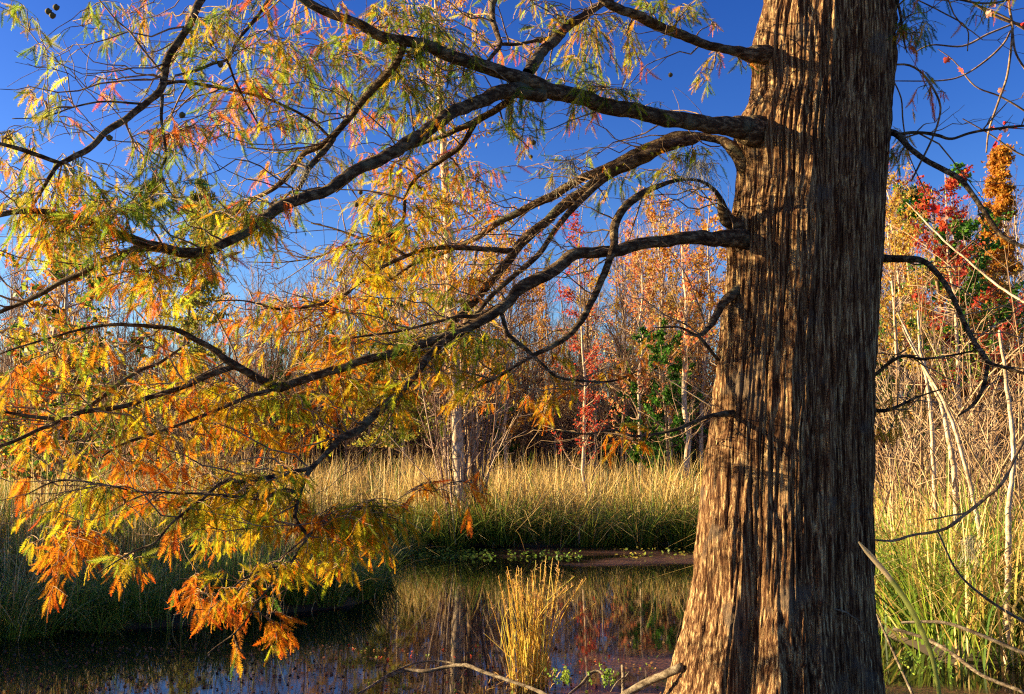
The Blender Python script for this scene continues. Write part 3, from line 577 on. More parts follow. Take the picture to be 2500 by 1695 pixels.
def build_foliage():
    r = np.random.default_rng(5)
    nodes = np.concatenate(NODES)
    NX = [nodes]
    twP, twR = [], []
    fr = []                     # base point, direction, length, palette colour
    def add_twig(a, b, ra, rb, sag=0.06, K=7, wig=0.03):
        t = np.linspace(0, 1, K)[:, None]
        L = np.linalg.norm(b - a)
        side = r.normal(size=3) * wig * L * 1.6
        c = a * (1 - t) + b * t + np.sin(math.pi * t) * (side + np.array([0, 0, sag * L]))
        c[1:-1] += r.normal(size=(K - 2, 3)) * wig * L * 0.35
        twP.append(c); twR.append(np.linspace(ra, rb, K))
        return c
    order = []
    for tok in CLUSTERS.replace('\n', '|').split('|'):
        if tok.strip():
            f = tok.split()
            order.append((*map(float, f[:5]), f[5]))
    for cx, cy, sx, sy, nf, mix in order:
        allN = np.concatenate(NX)
        # the bough this spray hangs from: nearest in the picture, preferring one above it
        d2 = (allN[:, 4] - cx) ** 2 + (np.where(allN[:, 5] > cy, 1.6, 0.9) * (allN[:, 5] - cy)) ** 2
        i0 = int(np.argmin(d2))
        dep = allN[i0, 1] + 0.10 + r.normal() * 0.08
        if cx < 1500 and r.random() < 0.2: dep += r.uniform(0.5, 1.1)          # sprays on the far side of the bough
        if cy > 560: nf *= 0.84 if cy < 1150 else 0.88
        nt = max(1, int(round(nf / 3.6)))
        left = int(nf * 1.45)
        per = math.ceil(left / nt)
        cen = P(cx, cy, dep)
        src = allN[np.argsort(d2)[:40]]
        root = src[0, :3]
        # one carrying twig to the cluster's heart
        if np.linalg.norm(root - cen) > 0.12:
            c = add_twig(root, cen, min(src[0, 3] * 0.5, 0.0055), 0.0025)
            px, py = project(c)
            NX.append(np.column_stack([c, np.full(len(c), 0.003), px, py]))
            carr = c[3:]
        else:
            carr = src[r.integers(0, min(12, len(src)), 6), :3]
        for _ in range(nt):
            s = carr[r.integers(len(carr))]
            tx = cx + r.normal() * sx * 0.85; ty = cy + r.normal() * sy * 0.62 - sy * 0.1
            e = P(tx, ty, dep + r.normal() * 0.2)
            if np.linalg.norm(e - s) < 0.05: e = s + unit(e - s) * 0.08
            c = add_twig(s, e, 0.0024, 0.0011, sag=0.10)
            dirn = unit(c[-1] - c[0])
            for q in range(per):
                u = 0.25 + 0.75 * (q + r.random()) / per
                k = min(int(u * 6), 5); w = u * 6 - k
                b = c[k] * (1 - w) + c[k + 1] * w
                # branchlets droop under the twig
                lat = unit(np.cross(dirn, (0, 0, 1.0)) + 1e-6) * (1 if q % 2 else -1)
                dv = unit(dirn * r.uniform(0.3, 0.9) + lat * r.uniform(0.05, 0.4) + r.normal(size=3) * 0.16 + np.array([-0.15, 0, -1.0]) * r.uniform(0.25, 1.1))
                ch = mix[0] if len(mix) == 1 or r.random() < 0.6 else mix[1]
                if r.random() < 0.09: ch = 'gyop'[r.integers(4)]
                if cy < 640 and r.random() < 0.27: ch = 'g'
                if cy > 760 and ch == 'p': ch = 'o'
                if cy < 1150 and ch in 'op' and r.random() < 0.36: ch = 'yyg'[r.integers(3)]
                c0 = np.array(PAL[ch][r.integers(4)]) * r.uniform(0.75, 1.12)
                fr.append((b, dv, r.uniform(0.05, 0.112), c0))
    # bare twigs off every bough
    for _ in range(430):
        nd = nodes[r.integers(len(nodes))]
        if nd[5] > 1330 or nd[5] < -120: continue
        L = r.uniform(0.15, 0.75)
        dv = unit(np.array([-0.7 if nd[4] < 1900 else 0.6, r.normal() * 0.7, r.normal() * 0.4]))
        e = nd[:3] + dv * L
        c = add_twig(nd[:3], e, min(nd[3] * 0.6, 0.0048), 0.0012, sag=0.1 * r.normal(), K=9, wig=0.05)
        for __ in range(r.integers(1, 4)):
            k = r.integers(2, 7)
            add_twig(c[k], c[k] + unit(dv + r.normal(size=3) * 0.7) * L * 0.5, 0.002, 0.001, sag=0, wig=0.04)
    g = Bag()
    for K in (7, 9):
        idx = [i for i in range(len(twP)) if len(twP[i]) == K]
        V, Fq = tubes(np.array([twP[i] for i in idx]), np.array([twR[i] for i in idx]), 4)
        g.add(V + TREE_INV, Fq)
    link('twigs', g.mesh('twigs', M_TWIG), tree, kind='stuff')
    # frames of every branchlet
    B = np.array([f[0] for f in fr]); D = np.array([f[1] for f in fr]); L = np.array([f[2] for f in fr]); C = np.array([f[3] for f in fr])
    N = len(B)
    up = unit(r.normal(size=(N, 3)) + np.array([0, -0.9, 0.3]))
    s = unit(np.cross(up, D)); up = np.cross(D, s)
    M = np.stack([D, s, up], -1)
    px, py = project(B + D * L[:, None] * 0.5)
    size = L * (1 - 0.5 * np.abs(D[:, 1])) / B[:, 1]
    ok = (px > 0) & (px < 2500) & (py > 0) & (py < 1695)
    score = np.where(ok, size, 0)
    big = np.argsort(-score)[:300]
    isbig = np.zeros(N, bool); isbig[big] = True
    cache = {}
    for i in big:
        v = int(r.integers(len(FRONDS)))
        q = tuple(np.round(C[i] * 8) / 8 + 0.02)
        if (v, q) not in cache:
            Vf, Ff = FRONDS[v]
            cache[(v, q)] = mesh_np('frond', Vf, Ff, M_FROND, np.tile(q, (len(Vf), 1)))
        o = link('frond', cache[(v, q)], tree)
        mt = Matrix.Identity(4)
        for a in range(3):
            for b in range(3): mt[a][b] = M[i][a, b] * L[i]
            mt[a][3] = (B[i] + TREE_INV)[a]
        o.matrix_local = mt
    g = Bag()
    v_id = r.integers(0, len(FRONDS), N)
    for v, (Vf, Ff) in enumerate(FRONDS):
        idx = np.where((v_id == v) & ~isbig)[0]
        W = np.einsum('nij,mj->nmi', M[idx] * L[idx, None, None], Vf) + B[idx, None, :] + TREE_INV
        Fa = (Ff[None] + (np.arange(len(idx)) * len(Vf))[:, None, None]).reshape(-1, 3)
        tipc = np.where(r.random((len(idx), 1)) < 0.5, C[idx] * (1.1, 0.62, 0.8), C[idx] * (0.8, 1.12, 1.0))
        ax = np.clip(Vf[:, 0], 0, 1)[None, :, None]
        Cc = (C[idx][:, None] * (1 - ax) + tipc[:, None] * ax).reshape(-1, 3)
        g.add(W.reshape(-1, 3), Fa, Cc)
    link('foliage', g.mesh('foliage', M_FROND), tree, kind='stuff')
    print('fronds', N, 'twigs', len(twP))
build_foliage()

def ball(radius, seed, bumps=0.08, nu=10, nv=7):
    r = np.random.default_rng(seed)
    th = np.arange(nu) * 2 * math.pi / nu; ph = np.linspace(0.12, math.pi - 0.12, nv)
    T, H = np.meshgrid(th, ph, indexing='ij')
    rr = radius * (1 + bumps * r.normal(size=T.shape))
    V = np.stack([rr * np.sin(H) * np.cos(T), rr * np.sin(H) * np.sin(T), rr * np.cos(H)], -1).reshape(-1, 3)
    V = np.vstack([V, [[0, 0, radius]], [[0, 0, -radius]]])
    i, j = np.meshgrid(np.arange(nu), np.arange(nv - 1), indexing='ij'); i2 = (i + 1) % nu
    Fq = np.stack([i * nv + j, i * nv + j + 1, i2 * nv + j + 1, i2 * nv + j], -1).reshape(-1, 4)
    k = np.arange(nu); k2 = (k + 1) % nu
    top = np.stack([k * nv, k2 * nv, np.full(nu, len(V) - 2)], -1); bot = np.stack([k2 * nv + nv - 1, k * nv + nv - 1, np.full(nu, len(V) - 1)], -1)
    return V, [Fq, top, bot]

def build_cones():
    V, Fq = ball(0.013, 3, 0.06)
    me = mesh_np('seed_cone', V, Fq, M_STEM, np.tile((0.10, 0.085, 0.035), (len(V), 1)), smooth=True)
    nodes = np.concatenate(NODES)
    for x, y in ((118, 28), (137, 18), (128, 38), (445, 281), (267, 337), (516, 105), (538, 158), (1296, 383), (1303, 348), (870, 500), (1637, 183), (500, 700), (1320, 100), (880, 470)):
        i = int(np.argmin((nodes[:, 4] - x) ** 2 + (nodes[:, 5] - y) ** 2))
        o = link('seed_cone', me, tree)
        p = P(x, y, nodes[i, 1]) + TREE_INV
        o.location = p
build_cones()

# grey beard moss hanging on the boughs
def build_moss(px, py, d, n, w, h, label, seed):
    r = np.random.default_rng(seed)
    base = P(px, py, d)
    K = 7
    t = np.linspace(0, 1, K)[None, :, None]
    st = r.normal(size=(n, 1, 3)) * np.array([w, w * 0.6, w * 0.5])
    L = r.uniform(0.3, 1, (n, 1, 1)) * h
    c = st * (0.5 + 0.7 * t) + L * t * np.array([0, 0, -1.0]) + np.cumsum(r.normal(size=(n, K, 3)) * h * 0.05, axis=1)
    V, Fq = tubes(c, np.full((n, K), 0.0011), 3)
    me = Bag().add(V, Fq, (0.33, 0.31, 0.22)).mesh('moss', M_STEM)
    o = link('spanish_moss', me, label=label, cat='moss', group='tufts of hanging moss')
    o.location = base
build_moss(1715, 395, 5.2, 90, 0.05, 0.20, 'wispy grey moss tuft hanging close to the trunk, below the thick dark limb', 1)
build_moss(1680, 425, 5.1, 40, 0.03, 0.12, 'small moss tuft on the crooked limb, left of the larger tuft by the trunk', 2)
build_moss(1395, 385, 5.0, 40, 0.02, 0.17, 'thin moss strand against blue sky under the thick dark limb', 3)
build_moss(1345, 445, 5.9, 26, 0.02, 0.10, 'faint moss wisp draped on the upper lit limb', 4)
build_moss(745, 415, 4.4, 50, 0.035, 0.12, 'moss tangle in the fork above the dark limb at upper left', 5)
build_moss(2366, 1310, 5.0, 40, 0.018, 0.16, 'dangling grey moss on the thin curved branch right of the trunk', 6)

# ------------------------------------------------------------------ reeds and sedge
def blades(xy, h, r, lean=0.25, curl=0.6, width=0.006, tan=0.7, K=5, zfun=None, dirv=None):
    """Reed blades: rising, bending over at the tip. Green at the foot, straw higher up."""
    N = len(xy)
    a = r.random(N) * 2 * math.pi
    dv = np.stack([np.cos(a), np.sin(a), 0 * a], -1)
    if dirv is not None: dv = unit(dv * 0.5 + dirv)
    le = np.abs(r.normal(size=N)) * lean * (1 + 2.2 * np.clip(np.sin(xy[:, 0] * 1.9 + 1.3 * np.sin(xy[:, 1] * 1.1)) * np.sin(xy[:, 1] * 1.4 + xy[:, 0] * 0.5) - 0.45, 0, 1))   # patches beaten down by wind
    cu = np.clip(r.normal(curl, 0.6, N), 0, 2.0)
    t = np.linspace(0, 1, K)
    out = (le[:, None] * t + 0.45 * cu[:, None] * t ** 3)
    rise = t[None] - 0.33 * cu[:, None] * t ** 4 - 0.25 * le[:, None] * t ** 2
    z0 = ground_z(xy[:, 0], xy[:, 1]) if zfun is None else zfun
    z0 = np.maximum(z0, -0.12)
    c = np.zeros((N, K, 3))
    c[:, :, :2] = xy[:, None, :] + dv[:, None, :2] * (out * h[:, None])[:, :, None]
    c[:, :, 2] = z0[:, None] + rise * h[:, None]
    w = width * r.uniform(0.6, 1.3, N)[:, None] * np.array([1, 1, 0.85, 0.55, 0.12] if K == 5 else np.linspace(1, 0.1, K))[None]
    sa = a + math.pi / 2 + r.normal(size=N) * 0.6
    side = np.stack([np.cos(sa), np.sin(sa), 0 * sa], -1)
    V, Fq = ribbons(c, w, side)
    straw = np.array([(0.76, 0.52, 0.17), (0.64, 0.40, 0.11), (0.82, 0.62, 0.27), (0.45, 0.26, 0.08)])[r.integers(0, 4, N)]
    green = np.array([(0.12, 0.20, 0.02), (0.22, 0.28, 0.03), (0.06, 0.12, 0.02)])[r.integers(0, 3, N)]
    dry = (r.random(N) < tan)
    top = np.where(dry[:, None], straw, green * 1.3)
    foot = np.where((r.random(N) < 0.35)[:, None] & dry[:, None], straw * 0.8, green)
    mixv = np.clip(t * 2.3 - 0.5, 0, 1)[None, :, None]
    C = foot[:, None, :] * (1 - mixv) + top[:, None, :] * mixv
    C = np.repeat(C, 2, axis=1).reshape(-1, 3)
    return V, Fq, C

def reed_bed(name, n, xr, yr, label, hf, seed, tan=0.75, width=0.006, lean=0.2, keep=None, shore=None):
    r = np.random.default_rng(seed)
    x = r.uniform(*xr, n * 4); y = yr[0] + (yr[1] - yr[0]) * r.random(n * 4) ** 1.25
    x = x * (y / yr[1] if False else 1)
    m = (np.abs(x) < y * 0.62 + 1.5) & (pond_sd(x, y) > 0.02)
    if keep is not None: m &= keep(x, y)
    # clumped, with thin places
    cl = np.sin(x * 2.1 + 3 * np.sin(y * 0.7)) * np.sin(y * 1.7 + 2 * np.sin(x * 0.9))
    m &= r.random(len(x)) < 0.5 + 0.5 * cl
    x, y = x[m][:n], y[m][:n]
    h = hf * (1 if shore is None else np.clip(shore[0] + pond_sd(x, y) * shore[1], 0, 1)) * np.clip(r.normal(1, 0.17, len(x)), 0.4, 1.35) * (1 + 0.12 * np.sin(x * 1.3 + 2 * np.sin(y)) * np.sin(y * 0.9) + 0.07 * np.sin(x * 4.1 + y * 2))
    V, Fq, C = blades(np.stack([x, y], -1), h, r, lean=lean, tan=tan, width=width)
    link(name, mesh_np(name, V, Fq, M_REED, C), kind='stuff', label=label, cat='reeds')
reed_bed('reeds', 42000, (-20, 17), (15.6, 31), 'golden dry reed bed stretching across the marsh behind the pond', 1.16, 31, width=0.0075, tan=0.9, lean=0.34)
reed_bed('reeds', 20000, (-9.5, -1.4), (7.4, 16.0), 'tall brownish reeds on the left bank below the cypress sprays', 1.15, 32, width=0.0055, tan=0.62, shore=(0.24, 0.24))
reed_bed('reeds', 9000, (2.8, 10), (7.0, 16.0), 'straw coloured reeds on the bank right of the big trunk', 1.05, 33, width=0.008, tan=0.8, lean=0.4)

def tussock_mesh(seed, n, h, spread, tan, lean=0.45):
    r = np.random.default_rng(seed)
    a = r.random(n) * 2 * math.pi; q = spread * np.sqrt(r.random(n)) * 0.35
    xy = np.stack([np.cos(a) * q, np.sin(a) * q], -1)
    hh = h * r.uniform(0.55, 1.15, n)
    V, Fq, C = blades(xy, hh, r, lean=lean, curl=0.75, width=0.0075, tan=tan, K=7, zfun=np.zeros(n), dirv=np.stack([np.cos(a), np.sin(a), 0 * a], -1) * 1.0)
    return mesh_np('sedge_tussock', V, Fq, M_REED, C)
def tussocks():
    protos = [tussock_mesh(60 + i, 210, 0.95, 0.7, (0.15, 0.3, 0.2, 0.45)[i], (0.5, 0.42, 0.6, 0.5)[i]) for i in range(4)]
    r = np.random.default_rng(77)
    spots = []
    # photo x, distance, scale
    far = [(1000, 15.4), (1050, 15.9), (1105, 15.6), (1160, 15.9), (1215, 15.8), (1275, 15.9), (1330, 15.8), (1385, 16.0), (1440, 15.8), (1500, 16.0), (1555, 15.9), (1610, 16.1), (1665, 15.8), (1700, 16.0)]
    near = [(20, 8.5), (120, 8.6), (215, 8.8), (320, 9.0), (430, 9.4), (520, 9.8), (600, 9.7), (690, 10.0), (770, 10.1), (840, 10.2), (900, 10.7), (925, 12.2), (940, 14.0), (560, 9.5), (740, 9.8), (650, 9.6), (810, 9.9), (880, 10.3), (380, 9.0), (270, 8.75), (60, 8.4)]
    right = [(2170, 8.9), (2230, 8.6), (2290, 8.1), (2360, 8.4), (2430, 7.9), (2490, 8.5), (2260, 10.2), (2400, 10.4)]
    names = ['on the far bank,', 'on the left bank,', 'right of the trunk,']
    notes = [
     ['leftmost in the far row, beside the slender pale tree', 'in front of the slender pale tree', 'just right of the slender pale tree', 'second right of the slender pale tree', 'above the floating green plants', 'above the right end of the floating plants', 'behind the golden grass clump, on its left', 'behind the middle of the golden grass clump', 'behind the right side of the golden clump', 'where the brown film touches the far bank', 'beside the upright pale stick', 'sixth from the big trunk', 'next to last before the big trunk', 'touching the big trunk outline on its left'],
     ['in the lower left corner', 'second from the lower left corner', 'third from the lower left corner', 'under the hanging orange spray', 'below the yellow spray, at the dark shore', 'above the lowest hanging twig, left', 'above the lowest hanging twig', 'behind the lowest hanging twig, right', 'below the rightmost yellow spray', 'at the point of the left bank', 'behind the point of the left bank', 'halfway from the bank point to the far bank', 'where the left bank meets the far bank', 'small one left of the lowest hanging orange tip', 'small one just left of the bank point', 'small one right of the lowest hanging orange tip', 'second small one by the bank point', 'small one on the tip of the bank', 'small one below the hanging rusty tuft', 'small one below the left orange spray', 'small one in the lower left corner'],
     ['against the right side of the trunk', 'behind the long arching leaf', 'beside the long arching leaf, on its right', 'among pale stems', 'at the muddy shore among fallen stems', 'at the right edge among pale stems', 'higher up the bank behind the long leaf', 'higher up the bank near the right edge']]
    first = {}
    for gi, (lst, sc) in enumerate(((far, 1.0), (near, 0.66), (right, 1.25))):
        for i, (px, d) in enumerate(lst):
            k = int(r.integers(4))
            if k not in first:
                o = link('sedge_tussock', protos[k]); first[k] = o
            else:
                o = first[k].copy(); COL.objects.link(o)
            p = ground(px, d)
            o.location = (p[0], p[1], max(-0.06, float(ground_z(np.array([p[0]]), np.array([p[1]]))[0]) - 0.04))
            s = sc * r.uniform(0.85, 1.15)
            o.scale = (s, s, s * r.uniform(0.9, 1.1)); o.rotation_euler = (0, 0, r.random() * 6.28)
            o['label'] = 'sedge tussock ' + names[gi] + ' ' + notes[gi][i]
            o['category'] = 'sedge'; o['group'] = 'sedge tussocks along the water'
tussocks()

# golden broomsedge clump standing in the water
def golden_clump():
    r = np.random.default_rng(9)
    n = 78
    base = ground(1285, 6.75)
    a = r.random(n) * 2 * math.pi; q = 0.14 * r.random(n) ** 0.7
    xy = np.stack([np.cos(a) * q, 0.6 * np.sin(a) * q], -1)
    h = r.uniform(0.45, 0.88, n)
    K = 8
    t = np.linspace(0, 1, K)
    dx = xy[:, 0] * 0.8 + r.normal(size=n) * 0.05
    dy = r.normal(size=n) * 0.06
    c = np.zeros((n, K, 3))
    c[:, :, 0] = xy[:, :1] + dx[:, None] * t ** 1.5
    c[:, :, 1] = xy[:, 1:] + dy[:, None] * t ** 1.5
    bend = np.where(r.random(n) < 0.16, r.uniform(0.3, 1.0, n), 0.0) * r.choice([-1, 1], n)
    kn = np.clip(t[None] - r.uniform(0.3, 0.8, n)[:, None], 0, 1)
    c[:, :, 2] = -0.05 + h[:, None] * (t - 0.5 * np.abs(bend)[:, None] * kn)
    c[:, :, 0] += bend[:, None] * kn * h[:, None] * 0.8
    g = Bag()
    V, Fq = tubes(c, np.linspace(0.0036, 0.0016, K)[None] * np.ones((n, 1)), 4)
    pal = np.array([(0.82, 0.55, 0.07), (0.86, 0.66, 0.15), (0.66, 0.38, 0.06), (0.60, 0.55, 0.08)])
    g.add(V, Fq, np.repeat(pal[r.integers(0, 4, n)], K * 4, axis=0))
    # leaves that hug the stems, and feathery heads
    for i in range(n):
        m = 2
        k0 = r.uniform(0.05, 0.8, m)
        b = np.stack([np.interp(k0, t, c[i, :, j]) for j in range(3)], -1)
        L = r.uniform(0.06, 0.2, m)
        tt = np.linspace(0, 1, 4)
        sd_ = r.normal(size=(m, 3)) * 0.14
        cc = b[:, None] + tt[None, :, None] * L[:, None, None] * (np.array([0, 0, 1.0]) + sd_[:, None]) + (tt ** 2)[None, :, None] * L[:, None, None] * sd_[:, None]
        Vb, Fb = ribbons(cc, np.array([0.003, 0.003, 0.002, 0.0006])[None] * np.ones((m, 1)), unit(r.normal(size=(m, 3)) * (1, 1, 0.1)))
        g.add(Vb, Fb, pal[r.integers(0, 4)])
        if h[i] > 0.6:
            m = 22
            k0 = r.uniform(0.72, 1, m)
            b = np.stack([np.interp(k0, t, c[i, :, j]) for j in range(3)], -1)
            e = b + unit(r.normal(size=(m, 3)) * 0.5 + (0, 0, 0.9)) * 0.028
            cc = np.stack([b, e], 1)
            Vb, Fb = ribbons(cc, np.array([0.0018, 0.0004])[None] * np.ones((m, 1)), unit(r.normal(size=(m, 3))))
            g.add(Vb, Fb, (0.72, 0.42, 0.16))
    # curled dead leaves at the foot
    m = 90
    b = np.stack([r.normal(size=m) * 0.12, r.normal(size=m) * 0.08, r.uniform(0, 0.12, m)], -1)
    dv = unit(np.stack([r.normal(size=m), r.normal(size=m), r.uniform(0.3, 2, m)], -1))
    tt = np.linspace(0, 1, 5)
    cc = b[:, None] + dv[:, None] * (tt * 1)[None, :, None] * r.uniform(0.06, 0.22, m)[:, None, None]
    cc[:, :, 2] -= (tt ** 2)[None] * 0.07
    Vb, Fb = ribbons(cc, np.array([0.003, 0.004, 0.004, 0.003, 0.0006])[None] * np.ones((m, 1)), unit(r.normal(size=(m, 3)) * (1, 1, 0.2)))
    g.add(Vb, Fb, (0.62, 0.36, 0.12))
    o = link('grass_clump', g.mesh('grass_clump', M_REED), label='golden upright grass clump growing out of the water left of the trunk', cat='grass clump')
    o.location = base
golden_clump()

# ------------------------------------------------------------------ trees behind
def bare_tree(seed, h=8.0, n1=26, spread=0.3, up=1.1, tr=0.055, pale=True, stems=1, twig=7, leaves=0, lsize=0.06, lcols=None, lfrom=0.2, kind='round', start=0.18):
    """Returns meshes trunk, branches, leaves of one slender tree."""
    r = np.random.default_rng(seed)
    K = 12
    T, Bp, Br, Tp = [], [], [], []
    for s in range(stems):
        t = np.linspace(0, 1, K)
        hs = h * (1 if s == 0 else r.uniform(0.5, 0.95))
        base = np.array([0, 0, 0]) if s == 0 else r.normal(size=3) * (0.25, 0.25, 0)
        lean = r.normal(size=2) * (0.04 if s == 0 else 0.12)
        c = np.zeros((K, 3))
        c[:, 0] = base[0] + lean[0] * hs * t + 0.012 * hs * np.cumsum(r.normal(size=K)) * 0.6
        c[:, 1] = base[1] + lean[1] * hs * t + 0.012 * hs * np.cumsum(r.normal(size=K)) * 0.6
        c[:, 2] = -0.1 + hs * t
        rad = tr * (1 if s == 0 else 0.55) * (1.04 - t) ** 0.8 + 0.004
        T.append((c, rad))
        m = n1 if s == 0 else n1 // 2
        for i in range(m):
            q = start + (0.97 - start) * (i + r.random()) / m
            b = np.array([np.interp(q, t, c[:, j]) for j in range(3)])
            az = r.random() * 6.283
            if kind == 'cone': L = h * spread * (1.02 - q) * r.uniform(0.7, 1.15) + 0.12; el = r.uniform(-0.25, 0.35)
            else: L = h * spread * r.uniform(0.45, 1.1) * (1.15 - q) ** 0.6; el = up * r.uniform(0.45, 1.1)
            d = np.array([math.cos(az) * math.cos(el), math.sin(az) * math.cos(el), math.sin(el)])
            k = np.linspace(0, 1, 6)[:, None]
            cc = b + d * L * k + np.array([0, 0, (0.22 if kind != 'cone' else -0.12) * L]) * k ** 2 + np.cumsum(r.normal(size=(6, 3)), axis=0) * L * 0.03 * (k > 0)
            Bp.append(cc); Br.append(np.linspace(min(0.4 * np.interp(q, t, rad), 0.02) + 0.003, 0.003, 6))
            for _ in range(twig):
                kk = r.uniform(0.2, 1); j = min(int(kk * 5), 4); w = kk * 5 - j
                bb = cc[j] * (1 - w) + cc[j + 1] * w
                dd = unit(d + r.normal(size=3) * 0.65 + (0, 0, 0.25 if kind != 'cone' else -0.1))
                LL = L * r.uniform(0.18, 0.5)
                k4 = np.linspace(0, 1, 4)[:, None]
                Tp.append(bb + dd * LL * k4 + r.normal(size=(4, 3)) * LL * 0.05 * k4)
    g = Bag()
    V, Fq = tubes(np.array([c for c, _ in T]), np.array([q for _, q in T]), 8)
    g.add(V, Fq); trunk = g.mesh('trunk', M_PALE if pale else M_TWIG, smooth=True)
    g = Bag()
    V, Fq = tubes(np.array(Bp), np.array(Br), 4)
    bc = (0.38, 0.26, 0.17) if pale else (0.15, 0.09, 0.06)
    g.add(V, Fq, bc)
    Tp = np.array(Tp)
    V, Fq = tubes(Tp, np.tile([0.006, 0.005, 0.004, 0.002], (len(Tp), 1)), 3)
    g.add(V, Fq, np.array(bc) * 0.9)
    branches = g.mesh('branches', M_STEM)
    lv = None
    if leaves:
        tw = r.permutation(len(Tp))[:max(20, int(len(Tp) * (1.0 if kind == 'cone' else 0.45)))]; i = tw[r.integers(0, len(tw), leaves)]; k = r.uniform(0, 1, leaves)
        p = Tp[i, 0] * (1 - k)[:, None] + Tp[i, 3] * k[:, None] + r.normal(size=(leaves, 3)) * 0.05
        ok = p[:, 2] > lfrom * h
        p = p[ok]; n = len(p)
        a = unit(r.normal(size=(n, 3))); b_ = unit(np.cross(a, r.normal(size=(n, 3))))
        s = lsize * r.uniform(0.6, 1.3, n)[:, None]
        V = np.stack([p - a * s * 0.5, p + b_ * s * 0.34, p + a * s * 0.5 + np.cross(a, b_) * s * 0.15, p - b_ * s * 0.34], 1).reshape(-1, 3)
        Fq = np.arange(n * 4).reshape(-1, 4)
        cl = np.array(lcols)[r.integers(0, len(lcols), n)] * r.uniform(0.75, 1.2, (n, 1))
        lv = mesh_np('crown', V, Fq, M_LEAF, np.repeat(cl, 4, axis=0))
    return trunk, branches, lv

def plant(name, meshes, px, d, scale, rot, label, group=None, cat='tree', zs=1.0, z=0.0):
    e = link(name, None, label=label, cat=cat, group=group)
    e.location = ground(px, d, z); e.rotation_euler = (0, 0, rot); e.scale = (scale, scale, scale * zs)
    link('trunk', meshes[0], e); link('branches', meshes[1], e)
    if meshes[2] is not None: link('crown', meshes[2], e)
    return e
def replant(src, px, d, scale, rot, label, group=None, zs=1.0):
    e = src.copy(); COL.objects.link(e)
    e.location = ground(px, d, 0); e.rotation_euler = (0, 0, rot); e.scale = (scale, scale, scale * zs)
    e['label'] = label
    if group: e['group'] = group
    elif 'group' in e: del e['group']
    for ch in src.children:
        c = ch.copy(); COL.objects.link(c); c.parent = e
    return e

ORANGE = [(0.55, 0.20, 0.03), (0.62, 0.30, 0.04), (0.42, 0.15, 0.03), (0.5, 0.33, 0.05)]
GOLD = [(0.60, 0.40, 0.06), (0.50, 0.33, 0.05), (0.42, 0.36, 0.06), (0.58, 0.24, 0.04)]
REDS = [(0.50, 0.04, 0.02), (0.30, 0.02, 0.015), (0.60, 0.13, 0.03), (0.42, 0.05, 0.03)]
ORED = [(0.66, 0.20, 0.07), (0.66, 0.30, 0.10), (0.55, 0.12, 0.06), (0.64, 0.42, 0.14)]
GREEN = [(0.03, 0.10, 0.012), (0.05, 0.16, 0.015), (0.10, 0.24, 0.02)]
OLIVE = [(0.22, 0.24, 0.03), (0.32, 0.30, 0.04), (0.40, 0.26, 0.04), (0.13, 0.17, 0.03)]

def sil(px):
    return np.interp(px, [0, 200, 400, 560, 700, 900, 1100, 1300, 1400, 1500, 1700, 2150, 2300, 2500], [560, 600, 690, 640, 640, 610, 560, 660, 600, 560, 500, 430, 470, 440])
def top_h(py, d):
    return P(0, py, d)[2]

